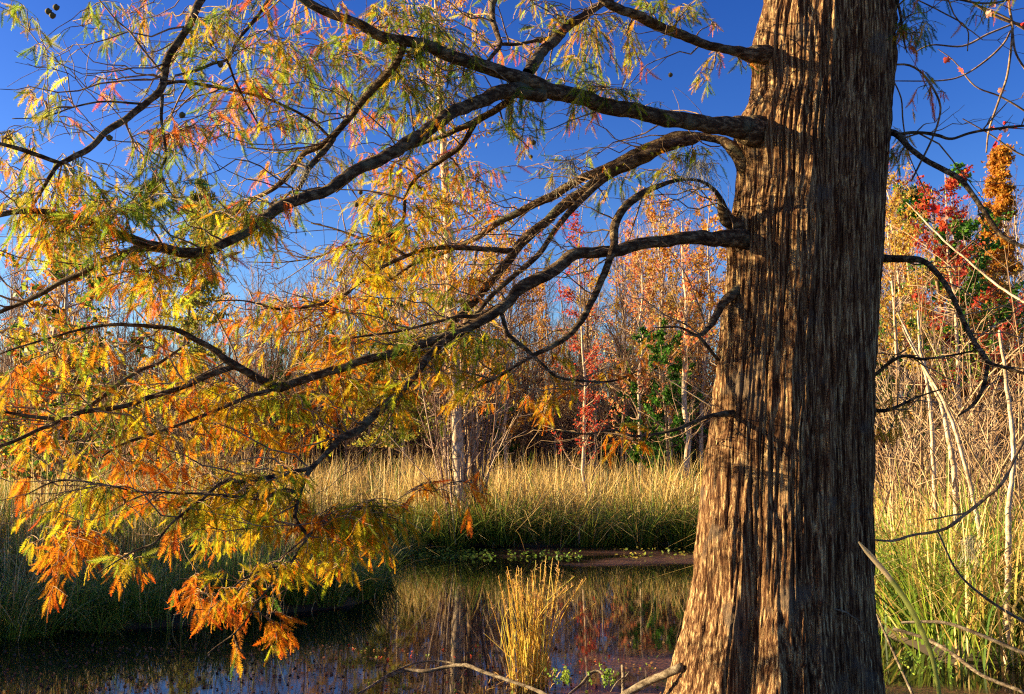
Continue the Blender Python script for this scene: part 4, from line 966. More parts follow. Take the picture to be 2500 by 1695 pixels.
def woods():
    r = np.random.default_rng(55)
    ZN = [(130, 'at the far left edge'), (260, 'behind the broad-leaved tree at left'), (380, 'right of the broad-leaved tree'), (500, 'under the pointed olive cypress'), (620, 'right of the pointed olive cypress'),
          (740, 'above the lowest hanging twig'), (860, 'above the point of the left bank'), (980, 'behind the central yellow sprays'), (1080, 'just left of the pondside tree'), (1180, 'directly behind the pondside tree'),
          (1290, 'above the golden grass clump'), (1400, 'left of the red sapling'), (1500, 'behind the red sapling'), (1600, 'right of the red sapling'), (1800, 'beside the white-stemmed tree'),
          (2200, 'just right of the big trunk'), (2290, 'left of the crimson maple'), (2370, 'behind the crimson maple'), (2480, 'behind the orange cone-shaped cypress'), (9999, 'at the right edge')]
    def zone(px):
        return next(w for m, w in ZN if px < m)
    bare = []
    for k in range(6):
        bare.append(('bare_tree', bare_tree(200 + k, 8, n1=34, spread=0.26, up=1.15, tr=0.045, pale=(k % 2 == 0), stems=1 + (k % 3), twig=9)))
    srcs = {}
    n = 190
    lst = []
    for i in range(n):
        px = (i + r.random()) / n * 2560 - 30
        if 1740 < px < 2080: continue
        d = r.uniform(26, 44)
        hgt = top_h(sil(px) + abs(r.normal()) * 90 - 20, d)
        lst.append((px, d, max(0.45, hgt / 8), int(r.integers(6)), r.random() * 6.28))
    seen = {}
    word = ['single-stemmed', 'twin-stemmed', 'three-stemmed']
    for px, d, s, k, rot in sorted(lst, key=lambda q: -q[2] / q[1]):
        tone = 'pale' if k % 2 == 0 else 'brown'
        key = (zone(px), k)
        c = seen.get(key, 0); seen[key] = c + 1
        rank = ['tallest', 'second tallest', 'third tallest', 'fourth tallest', 'fifth tallest', 'sixth tallest'][min(c, 5)]
        lab = f'bare {tone} {word[k % 3]} tree, {rank} of its kind {key[0]}'
        if k not in srcs: srcs[k] = plant('bare_tree', bare[k][1], px, d, s, rot, lab, 'bare trees beyond the marsh')
        else: replant(srcs[k], px, d, s, rot, lab, 'bare trees beyond the marsh')
    # coloured crowns, far
    kinds = {
     'gold': ('golden sparse-leaved tree', [bare_tree(300 + k, 8, n1=40, spread=0.24, up=0.8, tr=0.06, pale=True, twig=9, leaves=3800, lsize=0.075, lcols=GOLD) for k in range(2)]),
     'orange': ('orange-leaved slender tree', [bare_tree(310 + k, 8, n1=40, spread=0.24, up=0.8, tr=0.06, pale=True, twig=9, leaves=3300, lsize=0.075, lcols=ORANGE) for k in range(2)]),
     'ored': ('reddish orange tree with fine bright leaves', [bare_tree(320 + k, 8, n1=40, spread=0.24, up=0.9, tr=0.055, pale=True, twig=9, leaves=2600, lsize=0.075, lcols=ORED) for k in range(2)]),
     'green': ('dark green evergreen', [bare_tree(330 + k, 6, n1=44, spread=0.34, up=0.7, tr=0.06, pale=False, twig=9, leaves=9000, lsize=0.10, lcols=GREEN, lfrom=0.02, start=0.04) for k in range(2)]),
     'olive': ('olive and gold feathery cypress', [bare_tree(340, 8, n1=70, spread=0.2, tr=0.06, pale=False, twig=9, leaves=9000, lsize=0.09, lcols=OLIVE, kind='cone')]),
    }
    src2 = {}
    spots = [  # kind, photo x, distance, photo y of the top, where
     ('ored', 1560, 24, 520, 'nearest the big trunk but two, on its left'), ('orange', 1640, 26, 470, 'with white stem left of the big trunk'), ('orange', 1700, 27, 480, 'touching the left outline of the big trunk'),
     ('gold', 1610, 31, 520, 'behind the white stem left of the trunk'), ('gold', 1530, 33, 640, 'between red sapling and big trunk'), ('orange', 1760, 33, 560, 'peeping out left of the trunk'),
     ('gold', 1000, 27, 520, 'left of the slender pondside tree'), ('orange', 1070, 29, 500, 'right behind the slender pondside tree'), ('gold', 1170, 30, 560, 'just right of the slender pondside tree'), ('orange', 1230, 27, 560, 'between pondside tree and red sapling'),
     ('olive', 960, 24, 490, 'rising into the gap of sky left of the pondside tree'), ('olive', 430, 22, 405, 'with a pointed top in the sky at left'), ('orange', 110, 24, 420, 'with rusty crown at far left'),
     ('gold', 230, 30, 560, 'behind the multicoloured tree at left'), ('ored', 640, 33, 740, 'low in the woods at left of centre'), ('orange', 760, 31, 700, 'left of centre beyond the reeds'), ('gold', 560, 34, 760, 'low behind the left reeds'),
     ('green', 1600, 27, 850, 'at the wood edge left of the big trunk'), ('green', 1660, 29, 930, 'low beside the big trunk'), ('green', 1250, 28, 990, 'low and dark right of the pondside tree'), ('green', 720, 30, 850, 'small and bright at left of centre'), ('green', 1180, 30, 1000, 'low behind the pondside tree'),
     ('green', 420, 30, 960, 'low behind the left reeds'), ('green', 300, 31, 1000, 'lowest at the far left wood edge'), ('green', 1480, 31, 1010, 'low below the red sapling'), ('green', 1630, 22.5, 800, 'broadest and tallest left of the big trunk'), ('green', 1560, 28, 930, 'low under the reddish trees'), ('green', 650, 31, 930, 'low right of the left reeds'), ('green', 860, 30, 940, 'low behind the central sprays'), ('green', 150, 30, 930, 'low behind the multicoloured tree'),
     ('gold', 2190, 22, 400, 'right beside the big trunk'), ('gold', 2240, 24, 430, 'behind the small green crown at right'), ('orange', 2330, 27, 600, 'below the red maple at right'), ('orange', 2200, 29, 520, 'behind the gold tree at right'), ('gold', 2480, 25, 640, 'at the right edge below the orange cypress'), ('orange', 2420, 24, 620, 'at the foot of the orange cypress'),
     ('green', 2265, 25, 470, 'half hidden by the red maple at right'), ('green', 2330, 27, 900, 'low in the thicket at right'),
     ('gold', 1440, 34, 620, 'behind the red sapling'), ('gold', 860, 30, 640, 'behind the yellow sprays at centre'), ('orange', 1330, 33, 680, 'between the two lower limbs, far behind'),
    ]
    for kd, px, d, py, where in spots:
        word, ms = kinds[kd]
        k = int(r.integers(len(ms)))
        s = top_h(py, d) / (6 if kd == 'green' else 8)
        nm = {'green': 'evergreen_tree', 'olive': 'cypress_tree'}.get(kd, 'autumn_tree')
        lab = word + ' ' + where
        if (kd, k) not in src2: src2[(kd, k)] = plant(nm, ms[k], px, d, s, r.random() * 6.28, lab, 'trees beyond the marsh')
        else: replant(src2[(kd, k)], px, d, s, r.random() * 6.28, lab, 'trees beyond the marsh')
    # singular ones
    plant('cypress_tree', bare_tree(400, 8, n1=130, spread=0.10, tr=0.07, pale=False, twig=14, leaves=30000, lsize=0.07, lcols=[(0.50, 0.19, 0.025), (0.56, 0.27, 0.03), (0.40, 0.14, 0.02), (0.45, 0.25, 0.03)], kind='cone', start=0.08), 2405, 26, top_h(345, 26) / 8, 1,
          'tall cone-shaped orange cypress against the sky at the right')
    plant('maple_tree', bare_tree(401, 8, n1=46, spread=0.28, up=0.5, tr=0.06, pale=True, twig=9, leaves=4200, lsize=0.085, lcols=REDS, lfrom=0.35), 2320, 23, top_h(420, 23) / 8, 2,
          'crimson-leaved maple between the gold tree and the orange cypress at right')
    plant('maple_tree', bare_tree(402, 8, n1=40, spread=0.12, up=0.6, tr=0.04, pale=True, twig=8, leaves=2300, lsize=0.06, lcols=REDS, lfrom=0.12), 1440, 19, top_h(500, 19) / 8, 0.5,
          'narrow sapling with dark red leaves from top to foot, seen under the limbs')
    plant('birch_tree', bare_tree(403, 8, n1=30, spread=0.22, up=1.2, tr=0.09, pale=True, twig=7, leaves=900, lsize=0.09, lcols=ORED, lfrom=0.4), 1668, 22, top_h(520, 22) / 8, 0.5,
          'white-stemmed slim tree at the wood edge just left of the big trunk')
    plant('sweetgum_tree', bare_tree(404, 6, n1=44, spread=0.36, up=0.6, tr=0.07, pale=True, stems=3, twig=9, leaves=7000, lsize=0.105, lcols=[(0.05, 0.13, 0.015), (0.08, 0.18, 0.02), (0.6, 0.14, 0.03), (0.55, 0.4, 0.04), (0.04, 0.09, 0.015), (0.62, 0.25, 0.03), (0.25, 0.32, 0.03)], lfrom=0.25), 120, 13, top_h(520, 13) / 6, 0.5,
          'broad-leaved tree mixing dark green, yellow and red leaves at the left edge')
woods()

def pond_tree():
    """The slender pale tree with suckers at the water's edge."""
    e = link('pondside_tree', None, label='slender pale tree with many suckers standing at the far edge of the pond', cat='tree')
    d = 16.0
    o = ground(1128, d); e.location = o
    r = np.random.default_rng(12)
    def tube_px(rows, name, mat):
        s = spline([(*(P(x, y, dd) - o), w * dd / F_PX / 2) for x, y, dd, w in rows], 0.08)
        V, Fq = tubes(s[None, :, :3], s[None, :, 3] * (1 + 0.06 * r.normal(size=(1, len(s)))), 10, ref=(0, 1, 0))
        link(name, mesh_np(name, V, Fq, mat, smooth=True), e)
        return s
    A = tube_px([(1134, 1345, d, 48), (1129, 1290, d, 38), (1122, 1180, d, 31), (1117, 1080, d, 29), (1112, 950, d, 27), (1108, 850, d, 26), (1100, 700, d, 24), (1092, 550, d, 21), (1086, 420, d, 19), (1080, 300, d, 16), (1073, 200, d, 14), (1068, 80, d, 10), (1060, -60, d, 6)], 'trunk', M_PALE)
    B = tube_px([(1156, 1345, d + .2, 36), (1154, 1250, d + .2, 26), (1152, 1120, d + .2, 23), (1140, 980, d + .2, 20), (1132, 880, d + .2, 17), (1140, 760, d + .2, 13), (1165, 600, d + .2, 8)], 'stem', M_TWIG)
    g = Bag()
    for i in range(34):
        x0 = 1130 + r.normal() * 22
        x1 = x0 + r.normal() * 90; yt = r.uniform(500, 1050)
        s = spline([(*(P(x0, 1330, d + r.normal() * .25) - o), .014), (*(P(x0 * .6 + x1 * .4 + r.normal() * 12, 1330 * .6 + yt * .4, d) - o), .011), (*(P(x1, yt, d + r.normal() * .5) - o), .004)], 0.1)
        V, Fq = tubes(s[None, :, :3], s[None, :, 3], 4)
        g.add(V, Fq, (0.42, 0.32, 0.24) if r.random() < .6 else (0.22, 0.13, 0.10))
        for q in range(8):
            k = r.integers(len(s) // 4, len(s))
            a = s[k, :3]; b = a + unit(np.array([r.normal(), r.normal(), 0.8])) * r.uniform(.2, .7)
            c = np.stack([a, (a + b) / 2 + r.normal(size=3) * .04, b])
            V, Fq = tubes(c[None], np.array([[.006, .005, .003]]), 3); g.add(V, Fq, (0.34, 0.24, 0.18))
    tips = []
    for s_, n in ((A, 60), (B, 16)):
        for q in range(n):
            k = r.integers(len(s_) // 4, len(s_) - 3)
            a = s_[k, :3]; L = r.uniform(.4, 1.6)
            dv = unit(np.array([r.normal(), r.normal() * .7, r.uniform(0.1, 1.3)]))
            t = np.linspace(0, 1, 6)[:, None]
            c = a + dv * L * t + (0, 0, -0.15 * L) * t ** 2 + np.cumsum(r.normal(size=(6, 3)), 0) * .03
            V, Fq = tubes(c[None], np.linspace(.012, .004, 6)[None], 4); g.add(V, Fq, (0.36, 0.27, 0.19)); tips.append(c)
            for z_ in range(3):
                k2 = r.integers(1, 6); b = c[k2] + unit(dv + r.normal(size=3) * .8) * r.uniform(.2, .6)
                cc = np.stack([c[k2], (c[k2] + b) / 2 + r.normal(size=3) * .03, b]); V, Fq = tubes(cc[None], np.array([[.005, .004, .003]]), 3); g.add(V, Fq, (0.34, 0.25, 0.18))
                tips.append(np.interp(np.linspace(0, 1, 6), [0, .5, 1], cc[:, 0])[:, None] * (1, 0, 0) + np.interp(np.linspace(0, 1, 6), [0, .5, 1], cc[:, 1])[:, None] * (0, 1, 0) + np.interp(np.linspace(0, 1, 6), [0, .5, 1], cc[:, 2])[:, None] * (0, 0, 1))
    link('branches', g.mesh('branches', M_STEM), e)
    tips = np.concatenate(tips); n = 5200
    p = tips[r.integers(0, len(tips), n)] + r.normal(size=(n, 3)) * .07
    p = p[p[:, 2] > 1.5]; n = len(p)
    a = unit(r.normal(size=(n, 3)) * (.4, .4, 1)); b = unit(np.cross(a, r.normal(size=(n, 3)))); s = r.uniform(.05, .10, (n, 1))
    V = np.stack([p - a * s * .5, p + b * s * .18, p + a * s * .5, p - b * s * .18], 1).reshape(-1, 3)
    cl = np.array(ORANGE + GOLD + [(0.7, 0.22, 0.06)])[r.integers(0, 9, n)]
    link('crown', mesh_np('crown', V, np.arange(4 * n).reshape(-1, 4), M_LEAF, np.repeat(cl, 4, 0)), e)
pond_tree()

def thicket():
    """Undergrowth and the deep wood, too tangled to count."""
    r = np.random.default_rng(88)
    def sticks(n, y0, y1, hmin, hmax, w, cols, name, label, lean=0.35, leaf=0, lcols=None, xr=(-0.62, 0.60)):
        y = r.uniform(y0, y1, n); x = r.uniform(*xr, n) * y
        h = r.uniform(hmin, hmax, n) * (0.75 + 0.5 * r.random(n))
        K = 4; t = np.linspace(0, 1, K)
        dv = r.normal(size=(n, 2)) * lean
        c = np.zeros((n, K, 3))
        c[:, :, :2] = np.stack([x, y], -1)[:, None] + dv[:, None] * (h[:, None] * t ** 1.3)[:, :, None] + r.normal(size=(n, K, 2)) * 0.05
        z0 = r.uniform(0, 1, n) ** 2 * hmax * 0.6
        c[:, :, 2] = z0[:, None] + h[:, None] * t * 0.8
        wd = w * r.uniform(0.5, 1.5, n)[:, None] * np.array([1, .8, .6, .3])
        V, Fq = tubes(c, wd, 3)
        g = Bag(); g.add(V, Fq, np.repeat(np.array(cols)[r.integers(0, len(cols), n)], K * 3, 0))
        o = link(name, g.mesh(name, M_STEM), kind='stuff', label=label, cat='undergrowth')
        if leaf:
            m = leaf; y = r.uniform(y0, y1, m); x = r.uniform(*xr, m) * y; z = hmax * 0.9 * r.random(m) ** 1.4
            p = np.stack([x, y, z], -1)
            a = unit(r.normal(size=(m, 3))); b = unit(np.cross(a, r.normal(size=(m, 3)))); s = r.uniform(.05, .13, (m, 1))
            V = np.stack([p - a * s * .5, p + b * s * .3, p + a * s * .5, p - b * s * .3], 1).reshape(-1, 3)
            cl = np.array(lcols)[r.integers(0, len(lcols), m)]
            link('leaves', mesh_np('leaves', V, np.arange(4 * m).reshape(-1, 4), M_LEAF, np.repeat(cl, 4, 0)), kind='stuff', label=label.replace('stems', 'leaves'), cat='leaves')
    sticks(11000, 28, 38, 0.8, 2.8, 0.010, [(0.08, 0.05, 0.04), (0.24, 0.16, 0.11), (0.05, 0.035, 0.03)], 'undergrowth', 'tangled brown stems filling the edge of the wood', leaf=16000,
           lcols=[(0.04, 0.08, 0.015), (0.13, 0.06, 0.02), (0.05, 0.10, 0.02), (0.06, 0.04, 0.02), (0.2, 0.14, 0.04)])
    sticks(3200, 18, 28, 0.8, 2.3, 0.008, [(0.10, 0.06, 0.045), (0.26, 0.17, 0.11), (0.06, 0.04, 0.03), (0.36, 0.24, 0.12)], 'undergrowth', 'dark tangled stems growing close behind the left reeds', leaf=5200,
           lcols=[(0.05, 0.09, 0.02), (0.25, 0.10, 0.02), (0.08, 0.05, 0.02), (0.3, 0.2, 0.04)], xr=(-0.58, -0.26))
    sticks(13000, 42, 60, 1.5, 6.0, 0.018, [(0.09, 0.06, 0.05), (0.15, 0.10, 0.08), (0.05, 0.04, 0.04)], 'far_woods', 'hazy mass of grey stems in the deep wood', lean=0.15, leaf=22000,
           lcols=[(0.10, 0.07, 0.05), (0.2, 0.10, 0.05), (0.3, 0.15, 0.05), (0.06, 0.08, 0.03)])
thicket()

# ------------------------------------------------------------------ pale shrubs right of the trunk
def shrub_mesh(seed, n=20, h=2.6, w=0.5, rad=0.013, arch=0.5, bare=True):
    r = np.random.default_rng(seed)
    g = Bag(); K = 9
    t = np.linspace(0, 1, K)
    L = h * r.uniform(0.5, 1.1, n)
    az = r.random(n) * 6.283; el = r.uniform(0.8, 1.5, n)
    d = np.stack([np.cos(az) * np.cos(el), np.sin(az) * np.cos(el), np.sin(el)], -1)
    b = np.stack([r.normal(size=n) * w * .4, r.normal(size=n) * w * .4, np.full(n, -0.05)], -1)
    dr = np.stack([np.cos(az), np.sin(az), -0.6 * np.ones(n)], -1) * r.uniform(0, arch, n)[:, None]
    c = b[:, None] + d[:, None] * (L[:, None] * t)[:, :, None] + dr[:, None] * (L[:, None] * t ** 2.2)[:, :, None] * .7 + np.cumsum(r.normal(size=(n, K, 3)), 1) * 0.014 * t[None, :, None] ** .3
    rr = rad * r.uniform(.5, 1.4, n)[:, None] * np.linspace(1, .3, K)
    V, Fq = tubes(c, rr, 6)
    pal = np.array([(0.50, 0.37, 0.22), (0.28, 0.18, 0.10), (0.40, 0.29, 0.18), (0.14, 0.085, 0.05)])
    g.add(V, Fq, np.repeat(pal[r.integers(0, 4, n)], K * 6, 0))
    m = n * 6
    i = r.integers(0, n, m); k = r.integers(2, K, m)
    a = c[i, k]; dv = unit(d[i] + r.normal(size=(m, 3)) * .8); LL = r.uniform(.15, .7, m)
    k4 = np.linspace(0, 1, 5)
    cc = a[:, None] + dv[:, None] * (LL[:, None] * k4)[:, :, None] + r.normal(size=(m, 5, 3)) * .012 * k4[None, :, None]
    V, Fq = tubes(cc, np.tile(np.linspace(.0045, .002, 5), (m, 1)), 4)
    g.add(V, Fq, np.repeat(pal[r.integers(0, 4, m)], 20, 0))
    return g.mesh('bare_shrub', M_STEM), cc
def shrubs():
    r = np.random.default_rng(66)
    ms = [shrub_mesh(500 + i, n=(17, 14, 20, 15)[i], h=(2.6, 3.2, 2.0, 2.8)[i], arch=(.5, .3, .9, .6)[i])[0] for i in range(4)]
    spots = [(2180, 9.5, 1.0, 'closest to the trunk'), (2260, 10.8, 1.15, 'behind the arching dark limb'), (2340, 9.6, 1.0, 'below the fork of the drooping limb'), (2420, 9.0, 1.05, 'by the muddy shore at right'), (2490, 8.2, 0.95, 'nearest the right edge'),
             (2300, 12.5, 1.25, 'behind the green sedge'), (2390, 12.0, 1.2, 'tallest, under the red maple'), (2480, 11.5, 1.2, 'under the orange cypress'), (2200, 13.5, 1.2, 'deep between trunk and reeds'), (2550, 9.5, 1.1, 'cut by the right edge'),
             (2440, 14.5, 1.3, 'farthest at right'), (2230, 16, 1.3, 'far back beside the trunk'), (2340, 17, 1.35, 'far back in the middle of the thicket'),
             (2210, 11.6, 1.3, 'leaning out behind the trunk edge'), (2280, 14.2, 1.5, 'tallest of the middle row'), (2380, 13.6, 1.5, 'tall and dense below the maple'), (2500, 13.2, 1.5, 'tall at the right edge'), (2330, 11.0, 1.1, 'in the middle, between two pale saplings'), (2450, 10.2, 1.1, 'right of the upright mottled sapling'), (2160, 12.4, 1.3, 'peeping past the trunk edge'), (2420, 15.6, 1.4, 'second farthest at right')]
    first = {}
    for i, (px, d, s, where) in enumerate(spots):
        k = i % 4
        if k not in first: o = link('bare_shrub', ms[k]); first[k] = o
        else: o = first[k].copy(); COL.objects.link(o)
        o.location = ground(px, d, 0.03); o.scale = (s * .9, s * .9, s); o.rotation_euler = (0, 0, r.random() * 6.28)
        o['label'] = 'bare pale-stemmed shrub ' + where; o['category'] = 'shrub'; o['group'] = 'bare shrubs right of the trunk'
    # larger leaning stems in the thicket
    for j, (rows, lab) in enumerate((
        ([(2455, 1560, 7.4, 19), (2462, 1400, 7.5, 15), (2462, 1250, 7.6, 13), (2477, 1120, 7.7, 11), (2468, 980, 7.8, 10), (2450, 820, 7.9, 7)], 'upright mottled sapling stem near the right edge'),
        ([(2420, 1500, 8.2, 13), (2402, 1350, 8.2, 12), (2368, 1180, 8.3, 10), (2345, 1090, 8.3, 9), (2306, 980, 8.4, 8), (2246, 880, 8.5, 7), (2200, 790, 8.5, 4)], 'pale sapling leaning left toward the big trunk'),
        ([(2520, 750, 7.0, 6), (2430, 690, 7.2, 6), (2370, 640, 7.3, 5), (2310, 590, 7.4, 5), (2260, 540, 7.5, 4), (2220, 500, 7.6, 2)], 'pale smooth stem sloping up left below the red maple'),
        ([(2330, 1150, 9.0, 14), (2310, 1060, 9.0, 12), (2292, 980, 9.0, 10), (2255, 880, 9.0, 8), (2244, 760, 9.0, 5)], 'straight pale sapling rising from the reeds right of trunk'),
        ([(2280, 1150, 9.5, 11), (2268, 1000, 9.5, 9), (2250, 900, 9.5, 7), (2190, 760, 9.6, 4)], 'thin pale sapling just right of the big trunk'))):
        o0 = P(*rows[0][:3])
        s = spline([(*(P(x, y, dd) - o0), w * dd / F_PX / 2) for x, y, dd, w in rows], 0.05)
        if j != 2: s[0, 2] = -o0[2]
        s[:, :3] += np.cumsum(np.random.default_rng(j).normal(size=(len(s), 3)), 0) * .003
        V, Fq = tubes(s[None, :, :3], s[None, :, 3], 9, ref=(0, 1, 0))
        o = link('sapling', mesh_np('sapling', V, Fq, M_PALE, smooth=True), label=lab, cat='sapling', group='pale saplings right of the trunk')
        o.location = o0
    # fallen stems over the mud
    for rows, lab in (([(2180, 1535, 6.9, 8), (2260, 1560, 6.8, 9), (2330, 1600, 6.6, 10), (2400, 1650, 6.45, 9), (2500, 1690, 6.3, 9)], 'long pale stem lying over brown mud in the lower right corner'),
                      ([(2200, 1520, 7.2, 6), (2300, 1520, 7.1, 8), (2380, 1545, 7.0, 9), (2500, 1595, 6.9, 10)], 'pale fallen stem just above the lowest one at right'),
                      ([(2140, 1500, 6.6, 5), (2180, 1590, 6.4, 6), (2230, 1700, 6.2, 7)], 'thin straw stem leaning against the foot of the trunk'),
                      ([(2290, 1300, 6.2, 5), (2340, 1400, 6.5, 6), (2420, 1470, 6.8, 7), (2520, 1530, 7.0, 8)], 'pale stem sloping down right behind the long arching leaf')):
        o0 = P(*rows[0][:3])
        s = spline([(*(P(x, y, dd) - o0), w * dd / F_PX / 2) for x, y, dd, w in rows], 0.04)
        V, Fq = tubes(s[None, :, :3], s[None, :, 3], 8)
        o = link('fallen_branch', mesh_np('fallen_branch', V, Fq, M_DEAD, smooth=True), label=lab, cat='stick'); o.location = o0
shrubs()

# long arching leaf close to the camera
def long_leaf():
    rows = [(2096, 1323, 3.3, 3), (2112, 1342, 3.3, 10), (2130, 1362, 3.3, 13), (2172, 1411, 3.32, 13), (2210, 1464, 3.35, 14), (2236, 1510, 3.4, 14), (2259, 1560, 3.45, 13), (2278, 1613, 3.5, 12), (2293, 1695, 3.55, 11), (2300, 1800, 3.6, 12), (2300, 2050, 3.6, 12)]
    o0 = P(*rows[-1][:3])
    s = spline([(*(P(x, y, d) - o0), w * d / F_PX / 2) for x, y, d, w in rows], 0.02)
    n = len(s)
    T = unit(np.gradient(s[:, :3], axis=0)); sd_ = unit(np.cross(T, np.array([0, 1, 0])))
    off = np.array([(-1, 0), (-0.5, 0.3), (0, 0.45), (0.5, 0.3), (1, 0)])
    V = np.stack([s[:, :3] + sd_ * s[:, 3:] * a + np.array([0, 1, 0]) * s[:, 3:] * b for a, b in off], 1).reshape(-1, 3)
    i, j = np.meshgrid(np.arange(n - 1), np.arange(4), indexing='ij')
    Fq = np.stack([i * 5 + j, i * 5 + j + 1, (i + 1) * 5 + j + 1, (i + 1) * 5 + j], -1).reshape(-1, 4)
    t = np.linspace(0, 1, n)[:, None]
    C = np.where(t < 0.14, np.array([0.72, 0.52, 0.24]), np.array([0.34, 0.38, 0.08]) * (1 - t * .4))
    o = link('reed_leaf', mesh_np('reed_leaf', V, Fq, M_REED, np.repeat(C, 5, 0), smooth=True), label='long arching green reed leaf with dry straw tip in front of the trunk base', cat='leaf')
    o.location = o0
long_leaf()

# ------------------------------------------------------------------ sticks in the water
def stick(name, rows, label, mat=M_DEAD, side=()):
    o0 = P(*rows[0][:3])
    g = Bag()
    for rr in (rows,) + tuple(side):
        s = spline([(*(P(x, y, dd) - o0), w * dd / F_PX / 2) for x, y, dd, w in rr], 0.03)
        r = np.random.default_rng(int(rr[0][0]))
        s[:, :3] += np.cumsum(r.normal(size=(len(s), 3)), 0) * .0015
        V, Fq = tubes(s[None, :, :3], s[None, :, 3] * (1 + .08 * r.normal(size=(1, len(s)))), 9, cap=True)
        g.add(V, Fq)
    o = link(name, g.mesh(name, mat, smooth=True), label=label, cat='stick'); o.location = o0
stick('fallen_branch', [(850, 1712, 6.2, 5), (872, 1695, 6.3, 6), (926, 1658, 6.6, 7), (983, 1634, 6.75, 9), (1040, 1637, 6.7, 9), (1085, 1628, 6.7, 8), (1131, 1624, 6.6, 9), (1165, 1636, 6.5, 8), (1219, 1658, 6.4, 8), (1272, 1674, 6.3, 8), (1320, 1694, 6.2, 10), (1360, 1720, 6.1, 10)],
      'long arched dead branch lying in the water below the golden grass', side=([(930, 1656, 6.6, 4), (1000, 1622, 6.8, 5), (1066, 1614, 6.85, 4), (1131, 1624, 6.7, 4)],))
stick('fallen_branch', [(1380, 1706, 6.1, 5), (1394, 1690, 6.2, 6), (1424, 1662, 6.3, 7), (1443, 1640, 6.35, 8), (1462, 1637, 6.35, 6), (1474, 1645, 6.3, 4)], 'short hooked twig poking from the water between golden grass and trunk')
stick('fallen_branch', [(1523, 1710, 6.1, 9), (1521, 1670, 6.2, 8), (1519, 1622, 6.3, 9)], 'upright broken twig standing in the water beside the trunk', side=([(1490, 1690, 6.2, 3), (1505, 1665, 6.2, 3), (1521, 1655, 6.2, 4)], [(1522, 1660, 6.2, 4), (1535, 1640, 6.2, 3)]))
stick('broken_limb', [(1490, 1725, 5.7, 15), (1527, 1695, 5.65, 18), (1580, 1668, 5.6, 20), (1637, 1643, 5.5, 20), (1670, 1630, 5.45, 20)], 'stout dead limb propped against the left foot of the trunk')
stick('stake', [(1414, 1326, 15.4, 4), (1414, 1300, 15.4, 4), (1417, 1280, 15.4, 3)], 'small upright pale stick at the far bank', side=())
stick('trunk_splinter', [(2034, 1486, 5.14, 3), (2064, 1497, 5.15, 5), (2100, 1518, 5.16, 3)], 'small bare twig lodged across the shaded side of the trunk')

